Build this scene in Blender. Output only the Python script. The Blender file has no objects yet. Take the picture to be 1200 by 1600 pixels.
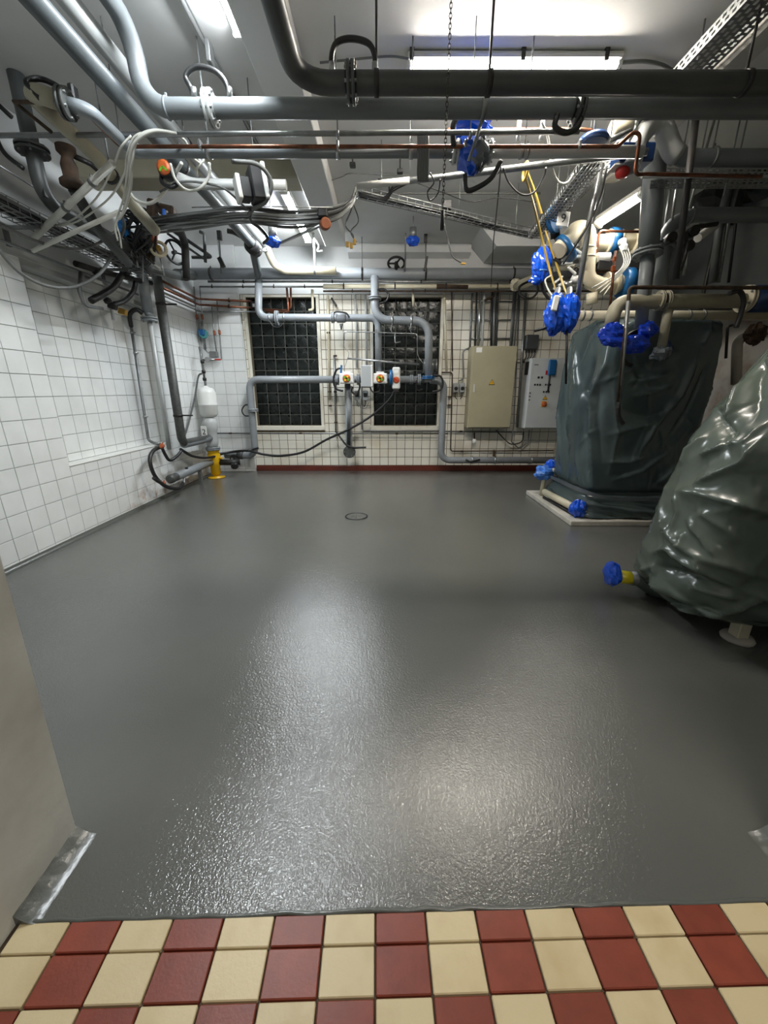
import bpy, math, random
import numpy as np
from mathutils import Vector, Matrix

random.seed(7)
SC = bpy.context.scene
COL = SC.collection
R = math.radians

# ------------------------------------------------------------------ camera, world, exposure
FPX = 603.0                       # focal length for the 1200 x 1600 frame
PITCH = R(17.3)
CAM = Vector((0.0, 0.0, 1.5))
cam_data = bpy.data.cameras.new('camera')
cam_data.sensor_fit = 'VERTICAL'
cam_data.sensor_height = 36.0
cam_data.lens = 36.0 * FPX / 1600.0
cam_data.clip_start = 0.02
cam = bpy.data.objects.new('camera', cam_data)
COL.objects.link(cam)
cam.location = CAM
cam.rotation_euler = (R(90) - PITCH, 0, 0)
SC.camera = cam

world = bpy.data.worlds.new('world')
SC.world = world
world.use_nodes = True
world.node_tree.nodes['Background'].inputs[0].default_value = (0.9, 0.92, 1.0, 1)
world.node_tree.nodes['Background'].inputs[1].default_value = 0.10

SC.view_settings.view_transform = 'Standard'
SC.view_settings.look = 'None'
SC.view_settings.gamma = 1.0
SC.view_settings.use_curve_mapping = False
SC.view_settings.exposure = 0.0
try:
    SC.cycles.max_bounces = 8
    SC.cycles.sample_clamp_indirect = 4.0
    SC.cycles.caustics_reflective = False
    SC.cycles.caustics_refractive = False
except Exception:
    pass

TUBE_POWER = 255.0                # emission of the fluorescent tubes

# ------------------------------------------------------------------ from a spot in the photo and one known plane to a place in the room
CP, SP = math.cos(PITCH), math.sin(PITCH)
def ray(px, py):
    u, v = (px - 600.0) / FPX, (800.0 - py) / FPX
    return Vector((u, CP + v * SP, -SP + v * CP))
def aY(px, py, Y):
    d = ray(px, py); return CAM + d * (Y / d.y)
def aZ(px, py, Z):
    d = ray(px, py); return CAM + d * ((Z - CAM.z) / d.z)
def aX(px, py, X):
    d = ray(px, py); return CAM + d * (X / d.x)
def pY(Y, *pts):
    return [aY(x, y, Y) for x, y in pts]
def pD(*pts):
    return [aY(x, y, Y) for x, y, Y in pts]
def V(*a):
    return Vector(a)

# ------------------------------------------------------------------ mesh helpers
def lin(c):
    c /= 255.0
    return c / 12.92 if c <= 0.04045 else ((c + 0.055) / 1.055) ** 2.4
def S(r, g, b):
    return (lin(r), lin(g), lin(b), 1.0)

def round_path(pts, rad, k=6):
    pts = [Vector(p) for p in pts]
    out = [pts[0]]
    for i in range(1, len(pts) - 1):
        a, b, c = pts[i-1], pts[i], pts[i+1]
        d1, d2 = (a - b), (c - b)
        l1, l2 = d1.length, d2.length
        if l1 < 1e-6 or l2 < 1e-6: continue
        d1 /= l1; d2 /= l2
        ang = math.acos(max(-1, min(1, d1.dot(d2))))
        if ang > R(176): out.append(b); continue
        t = min(rad / math.tan(ang / 2), l1 * .49, l2 * .49)
        rr = t * math.tan(ang / 2)
        p1, p2 = b + d1 * t, b + d2 * t
        cen = b + (d1 + d2).normalized() * (rr / math.sin(ang / 2))
        v1, v2 = p1 - cen, p2 - cen
        tot = math.pi - ang
        for j in range(k + 1):
            f = j / k
            s = math.sin(tot)
            out.append(cen + (v1 * math.sin((1 - f) * tot) + v2 * math.sin(f * tot)) / s if s > 1e-4 else p1.lerp(p2, f))
    out.append(pts[-1])
    return out

def spline(pts, k=8):
    p = [Vector(q) for q in pts]
    p = [p[0] * 2 - p[1]] + p + [p[-1] * 2 - p[-2]]
    out = []
    for i in range(1, len(p) - 2):
        for j in range(k):
            t = j / k
            out.append(0.5 * ((2 * p[i]) + (p[i+1] - p[i-1]) * t + (2*p[i-1] - 5*p[i] + 4*p[i+1] - p[i+2]) * t*t
                              + (-p[i-1] + 3*p[i] - 3*p[i+1] + p[i+2]) * t**3))
    out.append(p[-2])
    return out

def basis(d):
    d = Vector(d).normalized()
    a = Vector((0, 0, 1)) if abs(d.z) < .9 else Vector((1, 0, 0))
    x = a.cross(d).normalized()
    return x, d.cross(x), d

OFF = {}
class MB:
    def __init__(self): self.v = []; self.f = []; self.s = []
    def add(self, vs, fs, smooth=False):
        n = len(self.v)
        self.v += [Vector(q) for q in vs]
        self.f += [tuple(n + i for i in f) for f in fs]
        self.s += [smooth] * len(fs)
        return self
    def box(self, c, size, rot=None, bev=0.0):
        c = Vector(c); h = Vector(size) / 2
        M = rot if rot is not None else Matrix.Identity(3)
        if bev <= 0:
            vs = [c + M @ Vector((x*h.x, y*h.y, z*h.z)) for x in (-1,1) for y in (-1,1) for z in (-1,1)]
            self.add(vs, [(0,1,3,2),(4,6,7,5),(0,4,5,1),(2,3,7,6),(0,2,6,4),(1,5,7,3)])
        else:
            b = min(bev, h.x*.9, h.y*.9, h.z*.9)
            vs = []; idx = {}
            for x in (-1,1):
                for y in (-1,1):
                    for z in (-1,1):
                        for k in range(3):
                            q = Vector((x*(h.x-b), y*(h.y-b), z*(h.z-b)))
                            q[k] = (x,y,z)[k] * h[k]
                            idx[(x,y,z,k)] = len(vs); vs.append(c + M @ q)
            fs = []
            for k in range(3):
                i, j = (k+1) % 3, (k+2) % 3
                for s in (-1,1):
                    quad = []
                    for (a, bb) in ((-1,-1),(1,-1),(1,1),(-1,1)):
                        key = [0,0,0]; key[k] = s; key[i] = a; key[j] = bb
                        quad.append(idx[tuple(key)+(k,)])
                    fs.append(tuple(quad) if s > 0 else tuple(quad[::-1]))
            for k in range(3):
                i, j = (k+1) % 3, (k+2) % 3
                for a in (-1,1):
                    for bb in (-1,1):
                        q = []
                        for s in (-1,1):
                            key = [0,0,0]; key[k] = s; key[i] = a; key[j] = bb
                            q.append((idx[tuple(key)+(i,)], idx[tuple(key)+(j,)]))
                        fc = (q[0][0], q[1][0], q[1][1], q[0][1])
                        fs.append(fc if a*bb < 0 else fc[::-1])
            for x in (-1,1):
                for y in (-1,1):
                    for z in (-1,1):
                        fc = tuple(idx[(x,y,z,k)] for k in range(3))
                        fs.append(fc if x*y*z > 0 else fc[::-1])
            self.add(vs, fs)
        return self
    def quad(self, a, b, c, d): return self.add([a,b,c,d], [(0,1,2,3)])
    def ring_tube(self, path, r, n=10, caps=True, closed=False, flat=1.0):
        path = [Vector(p) for p in path]
        q = [path[0]]
        for p in path[1:]:
            if (p - q[-1]).length > 1e-5: q.append(p)
        path = q
        m = len(path)
        rs = r if isinstance(r, (list, tuple)) else [r] * m
        if len(rs) != m: rs = [rs[min(len(rs)-1, int(i*len(rs)/m))] for i in range(m)]
        tang = []
        for i in range(m):
            if closed: t = path[(i+1) % m] - path[i-1]
            else: t = path[min(i+1, m-1)] - path[max(i-1, 0)]
            tang.append(t.normalized() if t.length > 1e-9 else Vector((0,0,1)))
        x, y, _ = basis(tang[0])
        vs = []; fs = []
        for i in range(m):
            t = tang[i]
            x = x - t * x.dot(t)
            if x.length < 1e-6: x = basis(t)[0]
            x.normalize(); y = t.cross(x)
            for j in range(n):
                a = 2 * math.pi * j / n
                vs.append(path[i] + (x * math.cos(a) + y * (math.sin(a) * flat)) * rs[i])
        for i in range(m if closed else m - 1):
            i2 = (i + 1) % m
            for j in range(n):
                j2 = (j + 1) % n
                fs.append((i*n+j, i*n+j2, i2*n+j2, i2*n+j))
        self.add(vs, fs, True)
        if caps and not closed:
            b = len(self.v) - m * n
            self.f += [tuple(b + j for j in range(n))[::-1], tuple(b + (m-1)*n + j for j in range(n))]
            self.s += [False, False]
        return self
    def tube(self, pts, r, bend=0.0, n=12, caps=True):
        return self.ring_tube(round_path(pts, bend) if bend > 0 else pts, r, n, caps)
    def cable(self, pts, r, n=6, k=7): return self.ring_tube(spline(pts, k), r, n)
    def cyl(self, p, d, r, L, n=16, r2=None):
        """cylinder from p along d, length L"""
        d = Vector(d).normalized(); p = Vector(p)
        x, y, _ = basis(d)
        r2 = r if r2 is None else r2
        vs = [p + (x*math.cos(2*math.pi*j/n) + y*math.sin(2*math.pi*j/n)) * r for j in range(n)]
        vs += [p + d*L + (x*math.cos(2*math.pi*j/n) + y*math.sin(2*math.pi*j/n)) * r2 for j in range(n)]
        b = len(self.v)
        self.add(vs, [(j, (j+1) % n, n + (j+1) % n, n + j) for j in range(n)], True)
        self.f += [tuple(b + j for j in range(n))[::-1], tuple(b + n + j for j in range(n))]
        self.s += [False, False]
        return self
    def disc(self, c, d, r, th, n=20): 
        d = Vector(d).normalized(); return self.cyl(Vector(c) - d*th/2, d, r, th, n)
    def lathe(self, c, d, prof, n=20):
        """prof: list of (radius, distance along d)"""
        x, y, d = basis(d); c = Vector(c)
        vs = []; fs = []
        for (r, t) in prof:
            for j in range(n):
                a = 2*math.pi*j/n
                vs.append(c + d*t + (x*math.cos(a) + y*math.sin(a)) * max(r, 1e-4))
        for i in range(len(prof)-1):
            for j in range(n):
                j2 = (j+1) % n
                fs.append((i*n+j, i*n+j2, (i+1)*n+j2, (i+1)*n+j))
        self.add(vs, fs, True)
        b = len(self.v) - len(vs); m = len(prof)
        self.f += [tuple(b+j for j in range(n))[::-1], tuple(b+(m-1)*n+j for j in range(n))]
        self.s += [False, False]
        return self
    def torus(self, c, d, Rr, r, n=20, m=8, a0=0.0, a1=2*math.pi, x=None):
        d = Vector(d).normalized()
        if x is None: x = basis(d)[0]
        x = Vector(x).normalized(); y = d.cross(x); c = Vector(c)
        full = abs(a1 - a0) > 6.28
        ks = n if full else n + 1
        path = [c + (x*math.cos(a0+(a1-a0)*i/n) + y*math.sin(a0+(a1-a0)*i/n))*Rr for i in range(ks)]
        return self.ring_tube(path, r, m, closed=full)
    def blob(self, c, rad, seed=0, amp=.2, n=14, m=10, fold=6):
        """crumpled bag: sphere with irregular folds"""
        rng = random.Random(seed)
        c = Vector(c); rad = Vector(rad)
        ph = [rng.uniform(0, 6.28) for _ in range(8)]
        vs = []; fs = []
        for i in range(m+1):
            th = math.pi * i / m
            for j in range(n):
                a = 2*math.pi*j/n
                k = 1 + amp*(.5*math.sin(fold*a+ph[0]+2*math.sin(2*th+ph[1])) + .35*math.sin(3*a-4*th+ph[2]) + .4*math.sin(5*th+2*a+ph[3])) + amp*.5*rng.uniform(-1,1)
                q = Vector((math.sin(th)*math.cos(a), math.sin(th)*math.sin(a), math.cos(th)))
                vs.append(c + Vector((q.x*rad.x, q.y*rad.y, q.z*rad.z)) * k)
        for i in range(m):
            for j in range(n):
                j2 = (j+1) % n
                fs.append((i*n+j, (i+1)*n+j, (i+1)*n+j2, i*n+j2))
        return self.add(vs, fs, False)
    def mesh(self, name, off=None):
        me = bpy.data.meshes.new(name)
        o = off or Vector((0,0,0))
        me.from_pydata([tuple(q - o) for q in self.v], [], self.f)
        me.polygons.foreach_set('use_smooth', self.s)
        me.update()
        return me
    def build(self, name, mat, parent=None, label=None, off=None):
        if parent is not None: off = OFF[parent.name]
        elif off is None:
            lo = Vector((min(q.x for q in self.v), min(q.y for q in self.v), min(q.z for q in self.v)))
            hi = Vector((max(q.x for q in self.v), max(q.y for q in self.v), max(q.z for q in self.v)))
            off = Vector(((lo.x+hi.x)/2, (lo.y+hi.y)/2, lo.z))
        me = self.mesh(name, off)
        me.materials.append(M[mat])
        ob = bpy.data.objects.new(name, me)
        COL.objects.link(ob)
        if parent is not None: ob.parent = parent
        else: ob.location = off
        OFF[ob.name] = Vector(off)
        if label: ob['label'] = label
        return ob

def tag(o, label, cat, group=None, kind=None):
    o['label'] = label; o['category'] = cat
    if group: o['group'] = group
    if kind: o['kind'] = kind
    return o
def thing(name, label, cat, loc, group=None):
    o = bpy.data.objects.new(name, None)
    COL.objects.link(o); o.location = loc; o.empty_display_size = .05
    OFF[o.name] = Vector(loc)
    return tag(o, label, cat, group)
def struct(o, label=None):
    o['kind'] = 'structure'
    if label: o['label'] = label
    return o
def share(me, name, parent, loc, rot=None):
    """one more piece that shares its mesh with its like; loc is a world place"""
    ob = bpy.data.objects.new(name, me)
    COL.objects.link(ob); ob.parent = parent
    ob.location = Vector(loc) - OFF[parent.name]
    if rot is not None: ob.rotation_euler = rot
    return ob

# ------------------------------------------------------------------ materials
M = {}
def mat(name, col, rough=.5, metal=0.0, col2=None, nscale=6.0, amount=.5, bump=0.0, bscale=40.0, coat=0.0, spec=.5,
        emit=None, estr=0.0, rnd=0.0, trans=0.0, lo=.35, hi=.65, ndet=4.0, stretch=None, world=False):
    m = bpy.data.materials.new(name); m.use_nodes = True
    nt = m.node_tree; N = nt.nodes; L = nt.links
    b = N['Principled BSDF']
    b.inputs['Base Color'].default_value = col
    b.inputs['Roughness'].default_value = rough
    b.inputs['Metallic'].default_value = metal
    b.inputs['Coat Weight'].default_value = coat
    b.inputs['Coat Roughness'].default_value = .12
    b.inputs['Specular IOR Level'].default_value = spec
    if trans: b.inputs['Transmission Weight'].default_value = trans
    tc = N.new('ShaderNodeTexCoord')
    co = N.new('ShaderNodeNewGeometry').outputs['Position'] if world else tc.outputs['Object']
    cb = co
    if stretch:
        mp = N.new('ShaderNodeMapping'); mp.inputs['Scale'].default_value = stretch
        L.new(co, mp.inputs[0]); co = mp.outputs[0]
    src = None
    if col2 is not None:
        nz = N.new('ShaderNodeTexNoise'); nz.inputs['Scale'].default_value = nscale; nz.inputs['Detail'].default_value = ndet
        L.new(co, nz.inputs['Vector'])
        mr = N.new('ShaderNodeMapRange'); mr.inputs[1].default_value = lo; mr.inputs[2].default_value = hi
        mr.inputs[4].default_value = amount
        L.new(nz.outputs[0], mr.inputs[0])
        mx = N.new('ShaderNodeMix'); mx.data_type = 'RGBA'
        mx.inputs[6].default_value = col; mx.inputs[7].default_value = col2
        L.new(mr.outputs[0], mx.inputs[0])
        src = mx.outputs[2]
    if rnd:
        oi = N.new('ShaderNodeObjectInfo')
        mr2 = N.new('ShaderNodeMapRange'); mr2.inputs[3].default_value = 1 - rnd; mr2.inputs[4].default_value = 1 + rnd
        L.new(oi.outputs['Random'], mr2.inputs[0])
        hs = N.new('ShaderNodeHueSaturation'); hs.inputs['Color'].default_value = col
        if src: L.new(src, hs.inputs['Color'])
        L.new(mr2.outputs[0], hs.inputs['Value'])
        src = hs.outputs[0]
    if src: L.new(src, b.inputs['Base Color'])
    if bump:
        nb = N.new('ShaderNodeTexNoise'); nb.inputs['Scale'].default_value = bscale; nb.inputs['Detail'].default_value = 3
        L.new(cb, nb.inputs['Vector'])
        bp = N.new('ShaderNodeBump'); bp.inputs['Strength'].default_value = bump; bp.inputs['Distance'].default_value = .01
        L.new(nb.outputs[0], bp.inputs['Height']); L.new(bp.outputs[0], b.inputs['Normal'])
    if emit:
        b.inputs['Emission Color'].default_value = emit; b.inputs['Emission Strength'].default_value = estr
    M[name] = m
    return m

def stain(name):
    """rusty splashes that dried on the lowest tiles of the left wall"""
    nt = M[name].node_tree; N = nt.nodes; L = nt.links; b = N['Principled BSDF']
    ge = N.new('ShaderNodeNewGeometry'); sp = N.new('ShaderNodeSeparateXYZ'); L.new(ge.outputs['Position'], sp.inputs[0])
    nz = N.new('ShaderNodeTexNoise'); nz.inputs['Scale'].default_value = 7; nz.inputs['Detail'].default_value = 6; L.new(ge.outputs['Position'], nz.inputs['Vector'])
    def rng_(src, a, b_, c, d):
        m = N.new('ShaderNodeMapRange'); m.interpolation_type = 'SMOOTHSTEP'
        for i, v in enumerate((a,b_,c,d)): m.inputs[1+i].default_value = v
        L.new(src, m.inputs[0]); return m.outputs[0]
    def mul(a, b_):
        m = N.new('ShaderNodeMath'); m.operation = 'MULTIPLY'; L.new(a, m.inputs[0]); L.new(b_, m.inputs[1]); return m.outputs[0]
    k = mul(mul(rng_(sp.outputs['Z'], .02, .42, 1, 0), mul(rng_(sp.outputs['Y'], 4.5, 5.2, 0, 1), rng_(sp.outputs['Y'], 6.3, 7.2, 1, .2))), rng_(nz.outputs[0], .40, .68, 0, .85))
    mx = N.new('ShaderNodeMix'); mx.data_type = 'RGBA'; mx.inputs[7].default_value = S(158,112,76)
    src = b.inputs['Base Color'].links[0].from_socket
    L.new(k, mx.inputs[0]); L.new(src, mx.inputs[6]); L.new(mx.outputs[2], b.inputs['Base Color'])
mat('floor', S(92,93,89), .14, col2=S(83,84,81), nscale=1.2, bump=0, coat=.3)
def floor_relief():
    m = M['floor']; nt = m.node_tree; N = nt.nodes; L = nt.links; b = N['Principled BSDF']
    tc = N.new('ShaderNodeTexCoord')
    n1 = N.new('ShaderNodeTexNoise'); n1.inputs['Scale'].default_value = 125; n1.inputs['Detail'].default_value = 2
    n2 = N.new('ShaderNodeTexNoise'); n2.inputs['Scale'].default_value = 9; n2.inputs['Detail'].default_value = 2
    for n in (n1, n2): L.new(tc.outputs['Object'], n.inputs['Vector'])
    b1 = N.new('ShaderNodeBump'); b1.inputs['Strength'].default_value = .27; b1.inputs['Distance'].default_value = .008
    b2 = N.new('ShaderNodeBump'); b2.inputs['Strength'].default_value = .05; b2.inputs['Distance'].default_value = .01
    L.new(n1.outputs[0], b1.inputs['Height']); L.new(n2.outputs[0], b2.inputs['Height'])
    L.new(b1.outputs[0], b2.inputs['Normal']); L.new(b2.outputs[0], b.inputs['Normal'])
    L.new(b2.outputs[0], b.inputs['Coat Normal'])
floor_relief()
mat('tile_red', S(130,60,42), .42, col2=S(108,48,34), nscale=14, amount=.6, bump=.05, bscale=120, rnd=.08, world=True)
mat('tile_cream', S(202,185,146), .45, col2=S(176,152,110), nscale=7, amount=.6, lo=.48, hi=.75, bump=.05, bscale=120, rnd=.05, world=True)
mat('grout_dark', S(92,78,64), .9, col2=S(60,48,40), nscale=20)
mat('tile_white', S(232,234,233), .22, col2=S(212,214,212), nscale=3, rnd=.02, bump=.03, bscale=8, world=True)
stain('tile_white')
mat('grout_light', S(172,174,172), .9)
mat('tile_ivory', S(238,234,222), .25, col2=S(206,192,162), nscale=2.6, amount=.5, lo=.5, hi=.72, rnd=.04, bump=.03, bscale=8, world=True)
mat('grout_brown', S(124,112,92), .9, col2=S(92,78,60), nscale=5)
mat('plaster', S(214,215,214), .75, col2=S(196,198,198), nscale=2.2, bump=.25, bscale=5)
mat('plaster_ceiling', S(222,222,220), .7, col2=S(206,206,204), nscale=1.6, bump=.5, bscale=4)
mat('plaster_dirty', S(176,170,160), .8, col2=S(128,98,74), nscale=3.5, amount=.7, lo=.5, hi=.75, bump=.2, bscale=8)
mat('concrete_jamb', S(206,208,203), .75, col2=S(174,174,167), nscale=4, amount=.7, bump=.3, bscale=18)
mat('skirt_red', S(104,46,34), .35, col2=S(78,34,26), nscale=5)
mat('frame_cream', S(226,222,208), .5, col2=S(170,156,126), nscale=6, lo=.5, hi=.75)
mat('glass_block', S(20,25,23), .22, col2=S(36,41,39), nscale=3, bump=.5, bscale=26, spec=.4, world=True)
mat('mortar', S(80,82,77), .9)
mat('pipe_grey', S(132,138,142), .42, col2=S(118,124,128), nscale=4, bump=.05, bscale=30)
mat('pipe_wall', S(140,145,149), .4, col2=S(122,126,130), nscale=5, bump=.05, bscale=30)
mat('pipe_light', S(186,189,188), .4, col2=S(166,168,166), nscale=5, bump=.05, bscale=30)
mat('pipe_dark', S(70,73,72), .45, col2=S(58,60,59), nscale=6, bump=.05)
mat('pipe_shaded', S(86,92,94), .42, col2=S(76,81,83), nscale=5)  # grey darkened so the lower ceiling pipe carries its shade in the colour
mat('pipe_mid', S(112,117,119), .42, col2=S(98,103,105), nscale=5)
mat('pipe_khaki', S(160,155,136), .5, col2=S(120,112,92), nscale=5)
mat('pipe_bare', S(86,88,86), .5, .3, col2=S(58,60,58), nscale=26, bump=.1, bscale=60)
mat('pipe_beige', S(208,200,176), .45, col2=S(176,164,136), nscale=5, lo=.45, hi=.75)
mat('steel', S(176,178,178), .32, .85, col2=S(120,122,122), nscale=9)
mat('steel_dull', S(142,144,144), .45, .7, col2=S(104,106,106), nscale=12)
mat('galv', S(150,152,152), .4, .8, col2=S(118,120,120), nscale=20)
mat('copper', S(132,84,62), .38, .8, col2=S(76,54,44), nscale=14, amount=.8)
mat('rust', S(80,60,44), .8, .1, col2=S(44,35,27), nscale=14, amount=.9)
mat('black', S(24,24,25), .5)
mat('rubber', S(22,22,23), .42, col2=S(34,34,34), nscale=12)
mat('black_metal', S(36,37,38), .5, .3, col2=S(56,50,44), nscale=18)
mat('cable_grey', S(104,106,104), .5)
mat('cable_dark', S(44,44,44), .5)
mat('cable_white', S(208,208,200), .5, col2=S(178,176,166), nscale=8)
mat('white_plastic', S(226,227,224), .4, col2=S(206,206,200), nscale=6)
mat('grey_plastic', S(166,170,172), .45)
mat('cabinet_beige', S(170,163,136), .42, col2=S(158,151,125), nscale=3)
mat('cabinet_grey', S(196,199,199), .4, col2=S(182,186,186), nscale=3)
mat('yellow', S(226,180,20), .35, col2=S(200,150,16), nscale=8)
mat('yellow_tape', S(186,160,84), .3, col2=S(168,134,46), nscale=6)
mat('orange', S(182,90,40), .45, col2=S(160,70,26), nscale=12)
mat('brown_orange', S(142,82,52), .5, col2=S(110,60,38), nscale=12)
mat('green', S(90,160,40), .45)
mat('red', S(178,38,32), .35)
mat('blue_paint', S(30,96,150), .35, col2=S(22,72,120), nscale=6)
mat('blue_bag', S(16,86,214), .22, col2=S(10,58,170), nscale=9, bump=.5, bscale=28, coat=.3)
mat('blue_light_bag', S(86,140,220), .22, col2=S(30,90,200), nscale=9, bump=.5, bscale=28)
mat('bag_grey', S(92,98,104), .22, col2=S(70,76,84), nscale=9, bump=.5, bscale=28)
mat('teal', S(22,110,112), .4)
mat('brass', S(176,140,72), .35, .7)
mat('label_white', S(232,232,228), .5)
mat('ink', S(20,20,20), .6)
mat('warning_yellow', S(232,176,30), .4)
mat('chain', S(70,66,60), .45, .8)
mat('duct_white', S(196,194,188), .5, col2=S(176,174,168), nscale=3)
mat('beam_khaki', S(176,170,150), .7, col2=S(150,143,122), nscale=4)
mat('drain', S(60,62,62), .4, .6)
mat('concrete_plinth', S(198,194,184), .8, col2=S(160,156,146), nscale=9, bump=.2, bscale=30)
mat('epoxy_edge', S(88,90,86), .24, bump=.2, bscale=30)
def tube_mat(name, col, st):
    m = bpy.data.materials.new(name); m.use_nodes = True
    b = m.node_tree.nodes['Principled BSDF']
    b.inputs['Base Color'].default_value = (.8,.8,.8,1)
    b.inputs['Emission Color'].default_value = col
    b.inputs['Emission Strength'].default_value = st
    M[name] = m
tube_mat('tube_warm', (1.0, .93, .82, 1), TUBE_POWER)
tube_mat('tube_cool', (.90, .96, 1.0, 1), TUBE_POWER)
tube_mat('tube_fill', (1.0, .94, .84, 1), TUBE_POWER * .5)  # glow of the added corridor lamp
tube_mat('tube_near', (.90, .96, 1.0, 1), TUBE_POWER * .85)
tube_mat('tube_dim', (1.0, .95, .86, 1), TUBE_POWER * .4)
mat('blue_dark', S(20,48,92), .35, col2=S(14,34,68), nscale=6)
mat('blue_dark_bag', S(22,62,186), .25, col2=S(14,40,140), nscale=9, bump=.5, bscale=28)
mat('yellow_sleeve', S(222,206,40), .35, col2=S(196,176,30), nscale=20, bump=.3, bscale=40)

# ================================================================== the room
XL, XR, YB, H = -3.28, 4.6, 7.58, 3.85
YN0, YN1 = .62, .965              # the near wall with the doorway the photo is taken through
JL, JR, DH = -1.085, 1.36, 2.42
TS = -.022                        # the corridor tiles lie slightly askew

# threshold line where the grey coating ends
def thr(x): return .752 + x * .022
fl = MB()
pts = [(-3.28,.965),(-1.085,.965)]
edge = [(JL + (JR-JL)*i/40, thr(JL + (JR-JL)*i/40) + random.uniform(-.004,.004)) for i in range(41)]
poly = [(XL-.2, YN1), (JL, YN1)] + edge + [(JR, YN1), (XR, YN1), (XR, YB+.05), (XL-.2, YB+.05)]
fl.add([V(x,y,0) for x,y in poly] + [V(x,y,-.06) for x,y in poly],
       [tuple(range(len(poly)))] + [(i, i+len(poly), (i+1) % len(poly)+len(poly), (i+1) % len(poly)) for i in range(len(poly))])
floor = struct(fl.build('floor', 'floor'), 'grey glossy epoxy floor with fine orange-peel texture')
# raised lip of the coating along the threshold
lip = MB()
lip.ring_tube([V(x, y+.004, .0) for x, y in edge], .007, 6)
lip.build('coating_edge', 'epoxy_edge', floor)

# corridor floor: clay tiles, each its own piece
cf = MB(); cf.box((.1, -.6, -.05), (5.0, 2.9, .08))
corr = struct(cf.build('floor_corridor', 'grout_dark'), 'red and cream clay tiles of the corridor floor')
TW, TD = .150, .100
red_me = MB().box((0,0,0), (TW-.005, TD-.004, .02), bev=.0025).mesh('tile_red'); red_me.materials.append(M['tile_red'])
cream_me = MB().box((0,0,0), (TW-.005, TD-.004, .02), bev=.0025).mesh('tile_cream'); cream_me.materials.append(M['tile_cream'])
ca, sa = math.cos(-TS), math.sin(-TS)
cut_red, cut_cream = {}, {}
X0T = aZ(586, 1477, 0).x - .0; Y0T = aZ(586, 1477, 0).y
for r in range(-9, 2):            # r = 0 is the row right below the cut one
    for c in range(-12, 13):
        lx, ly = (c + .5) * TW, (r - .5) * TD
        # two rows of one colour, then shifted
        par = (c + (0 if r >= 0 else 1 + (r + 1) // 1)) % 2 if r < 0 else c % 2
        isred = par == 0
        # back to the room
        wx, wy = X0T + lx * ca - ly * sa * 1.0, Y0T + lx * sa + ly * ca
        if wx < JL + .02 and wy > YN0 - .3 and wx < JL - .055: continue
        if wx > JR + .055 and wy > YN0 - .3: continue
        if wy < -.9 or abs(wx) > 1.9: continue
        if r == 1:                # the row the coating cuts off
            d = thr(wx) - (Y0T + lx*sa) 
            me = MB().box((0,0,0), (TW-.005, d-.004, .02), bev=.0025).mesh('tile')
            me.materials.append(M['tile_red' if isred else 'tile_cream'])
            share(me, 'tile', corr, (X0T + lx*ca, Y0T + lx*sa + d/2, 0.0 - .010 + .004), (0,0,-TS))
        else:
            share(red_me if isred else cream_me, 'tile', corr, (wx, wy, -.010 + .003 + random.uniform(-.0008,.0008)), (0,0,-TS))

# ceiling with the downstand beam
ce = MB(); ce.box(((XL+XR)/2, (YN1+YB)/2, H+.06), (XR-XL+.8, YB-YN1+.8, .12))
ceiling = struct(ce.build('ceiling', 'plaster_ceiling'), 'uneven white plastered ceiling')
bm = MB(); bm.box((-.755, 3.95, 3.75), (.31, 6.0, .2), bev=.008)
bm.build('beam', 'plaster_ceiling', ceiling)
bm = MB()
bm.add([V(-.6,7.58,3.85), V(1.45,7.58,3.85), V(-.6,7.58,3.66), V(1.45,7.58,3.66), V(-.6,7.42,3.85), V(1.45,7.42,3.85), V(-.6,7.42,3.72), V(1.45,7.42,3.72)],
       [(4,5,7,6),(6,7,3,2),(4,6,2,0),(5,1,3,7)])
bm.build('cornice', 'plaster', ceiling)
bm = MB(); bm.box((-2.1, 5.16, 3.78), (2.36, .30, .18), bev=.01)
bm.build('cross_beam', 'beam_khaki', ceiling)
bm = MB()
bm.add([V(1.45,6.75,3.85), V(3.2,6.75,3.85), V(3.2,6.75,3.6), V(1.7,6.75,3.6), V(1.45,7.58,3.85), V(3.2,7.58,3.85), V(3.2,7.58,3.6), V(1.7,7.58,3.6)],
       [(0,1,2,3),(3,2,6,7),(0,3,7,4),(1,5,6,2)])
bm.build('haunch', 'plaster', ceiling)

# ---- left wall with its niche: white tiles up to a height, plaster above
NY0, NY1, NZ0, NZ1, ND = 3.985, 6.01, .765, 2.60, .16
TT = 2.655
wl = MB()
def xq(x, y0, y1, z0, z1): wl.quad(V(x,y0,z0), V(x,y1,z0), V(x,y1,z1), V(x,y0,z1))
bk = XL - .006
for (y0,y1,z0,z1) in ((YN1,NY0,0,H),(NY1,YB,0,H),(NY0,NY1,0,NZ0),(NY0,NY1,NZ1,H)): xq(bk,y0,y1,z0,z1)
xq(bk-ND, NY0, NY1, NZ0, NZ1)
wl.quad(V(bk,NY0,NZ0), V(bk-ND,NY0,NZ0), V(bk-ND,NY1,NZ0), V(bk,NY1,NZ0))
wl.quad(V(bk,NY0,NZ1), V(bk,NY1,NZ1), V(bk-ND,NY1,NZ1), V(bk-ND,NY0,NZ1))
wl.quad(V(bk,NY1,NZ0), V(bk-ND,NY1,NZ0), V(bk-ND,NY1,NZ1), V(bk,NY1,NZ1))
wl.quad(V(bk,NY0,NZ0), V(bk,NY0,NZ1), V(bk-ND,NY0,NZ1), V(bk-ND,NY0,NZ0))
wall_left = struct(wl.build('wall_left', 'grout_light'), 'white tiled wall with a shallow tiled niche')
pl = MB()
pl.box((XL-.002, (YN1+YB)/2, (TT+H)/2), (.012, YB-YN1, H-TT))
pl.build('plaster_band', 'plaster', wall_left)
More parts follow.
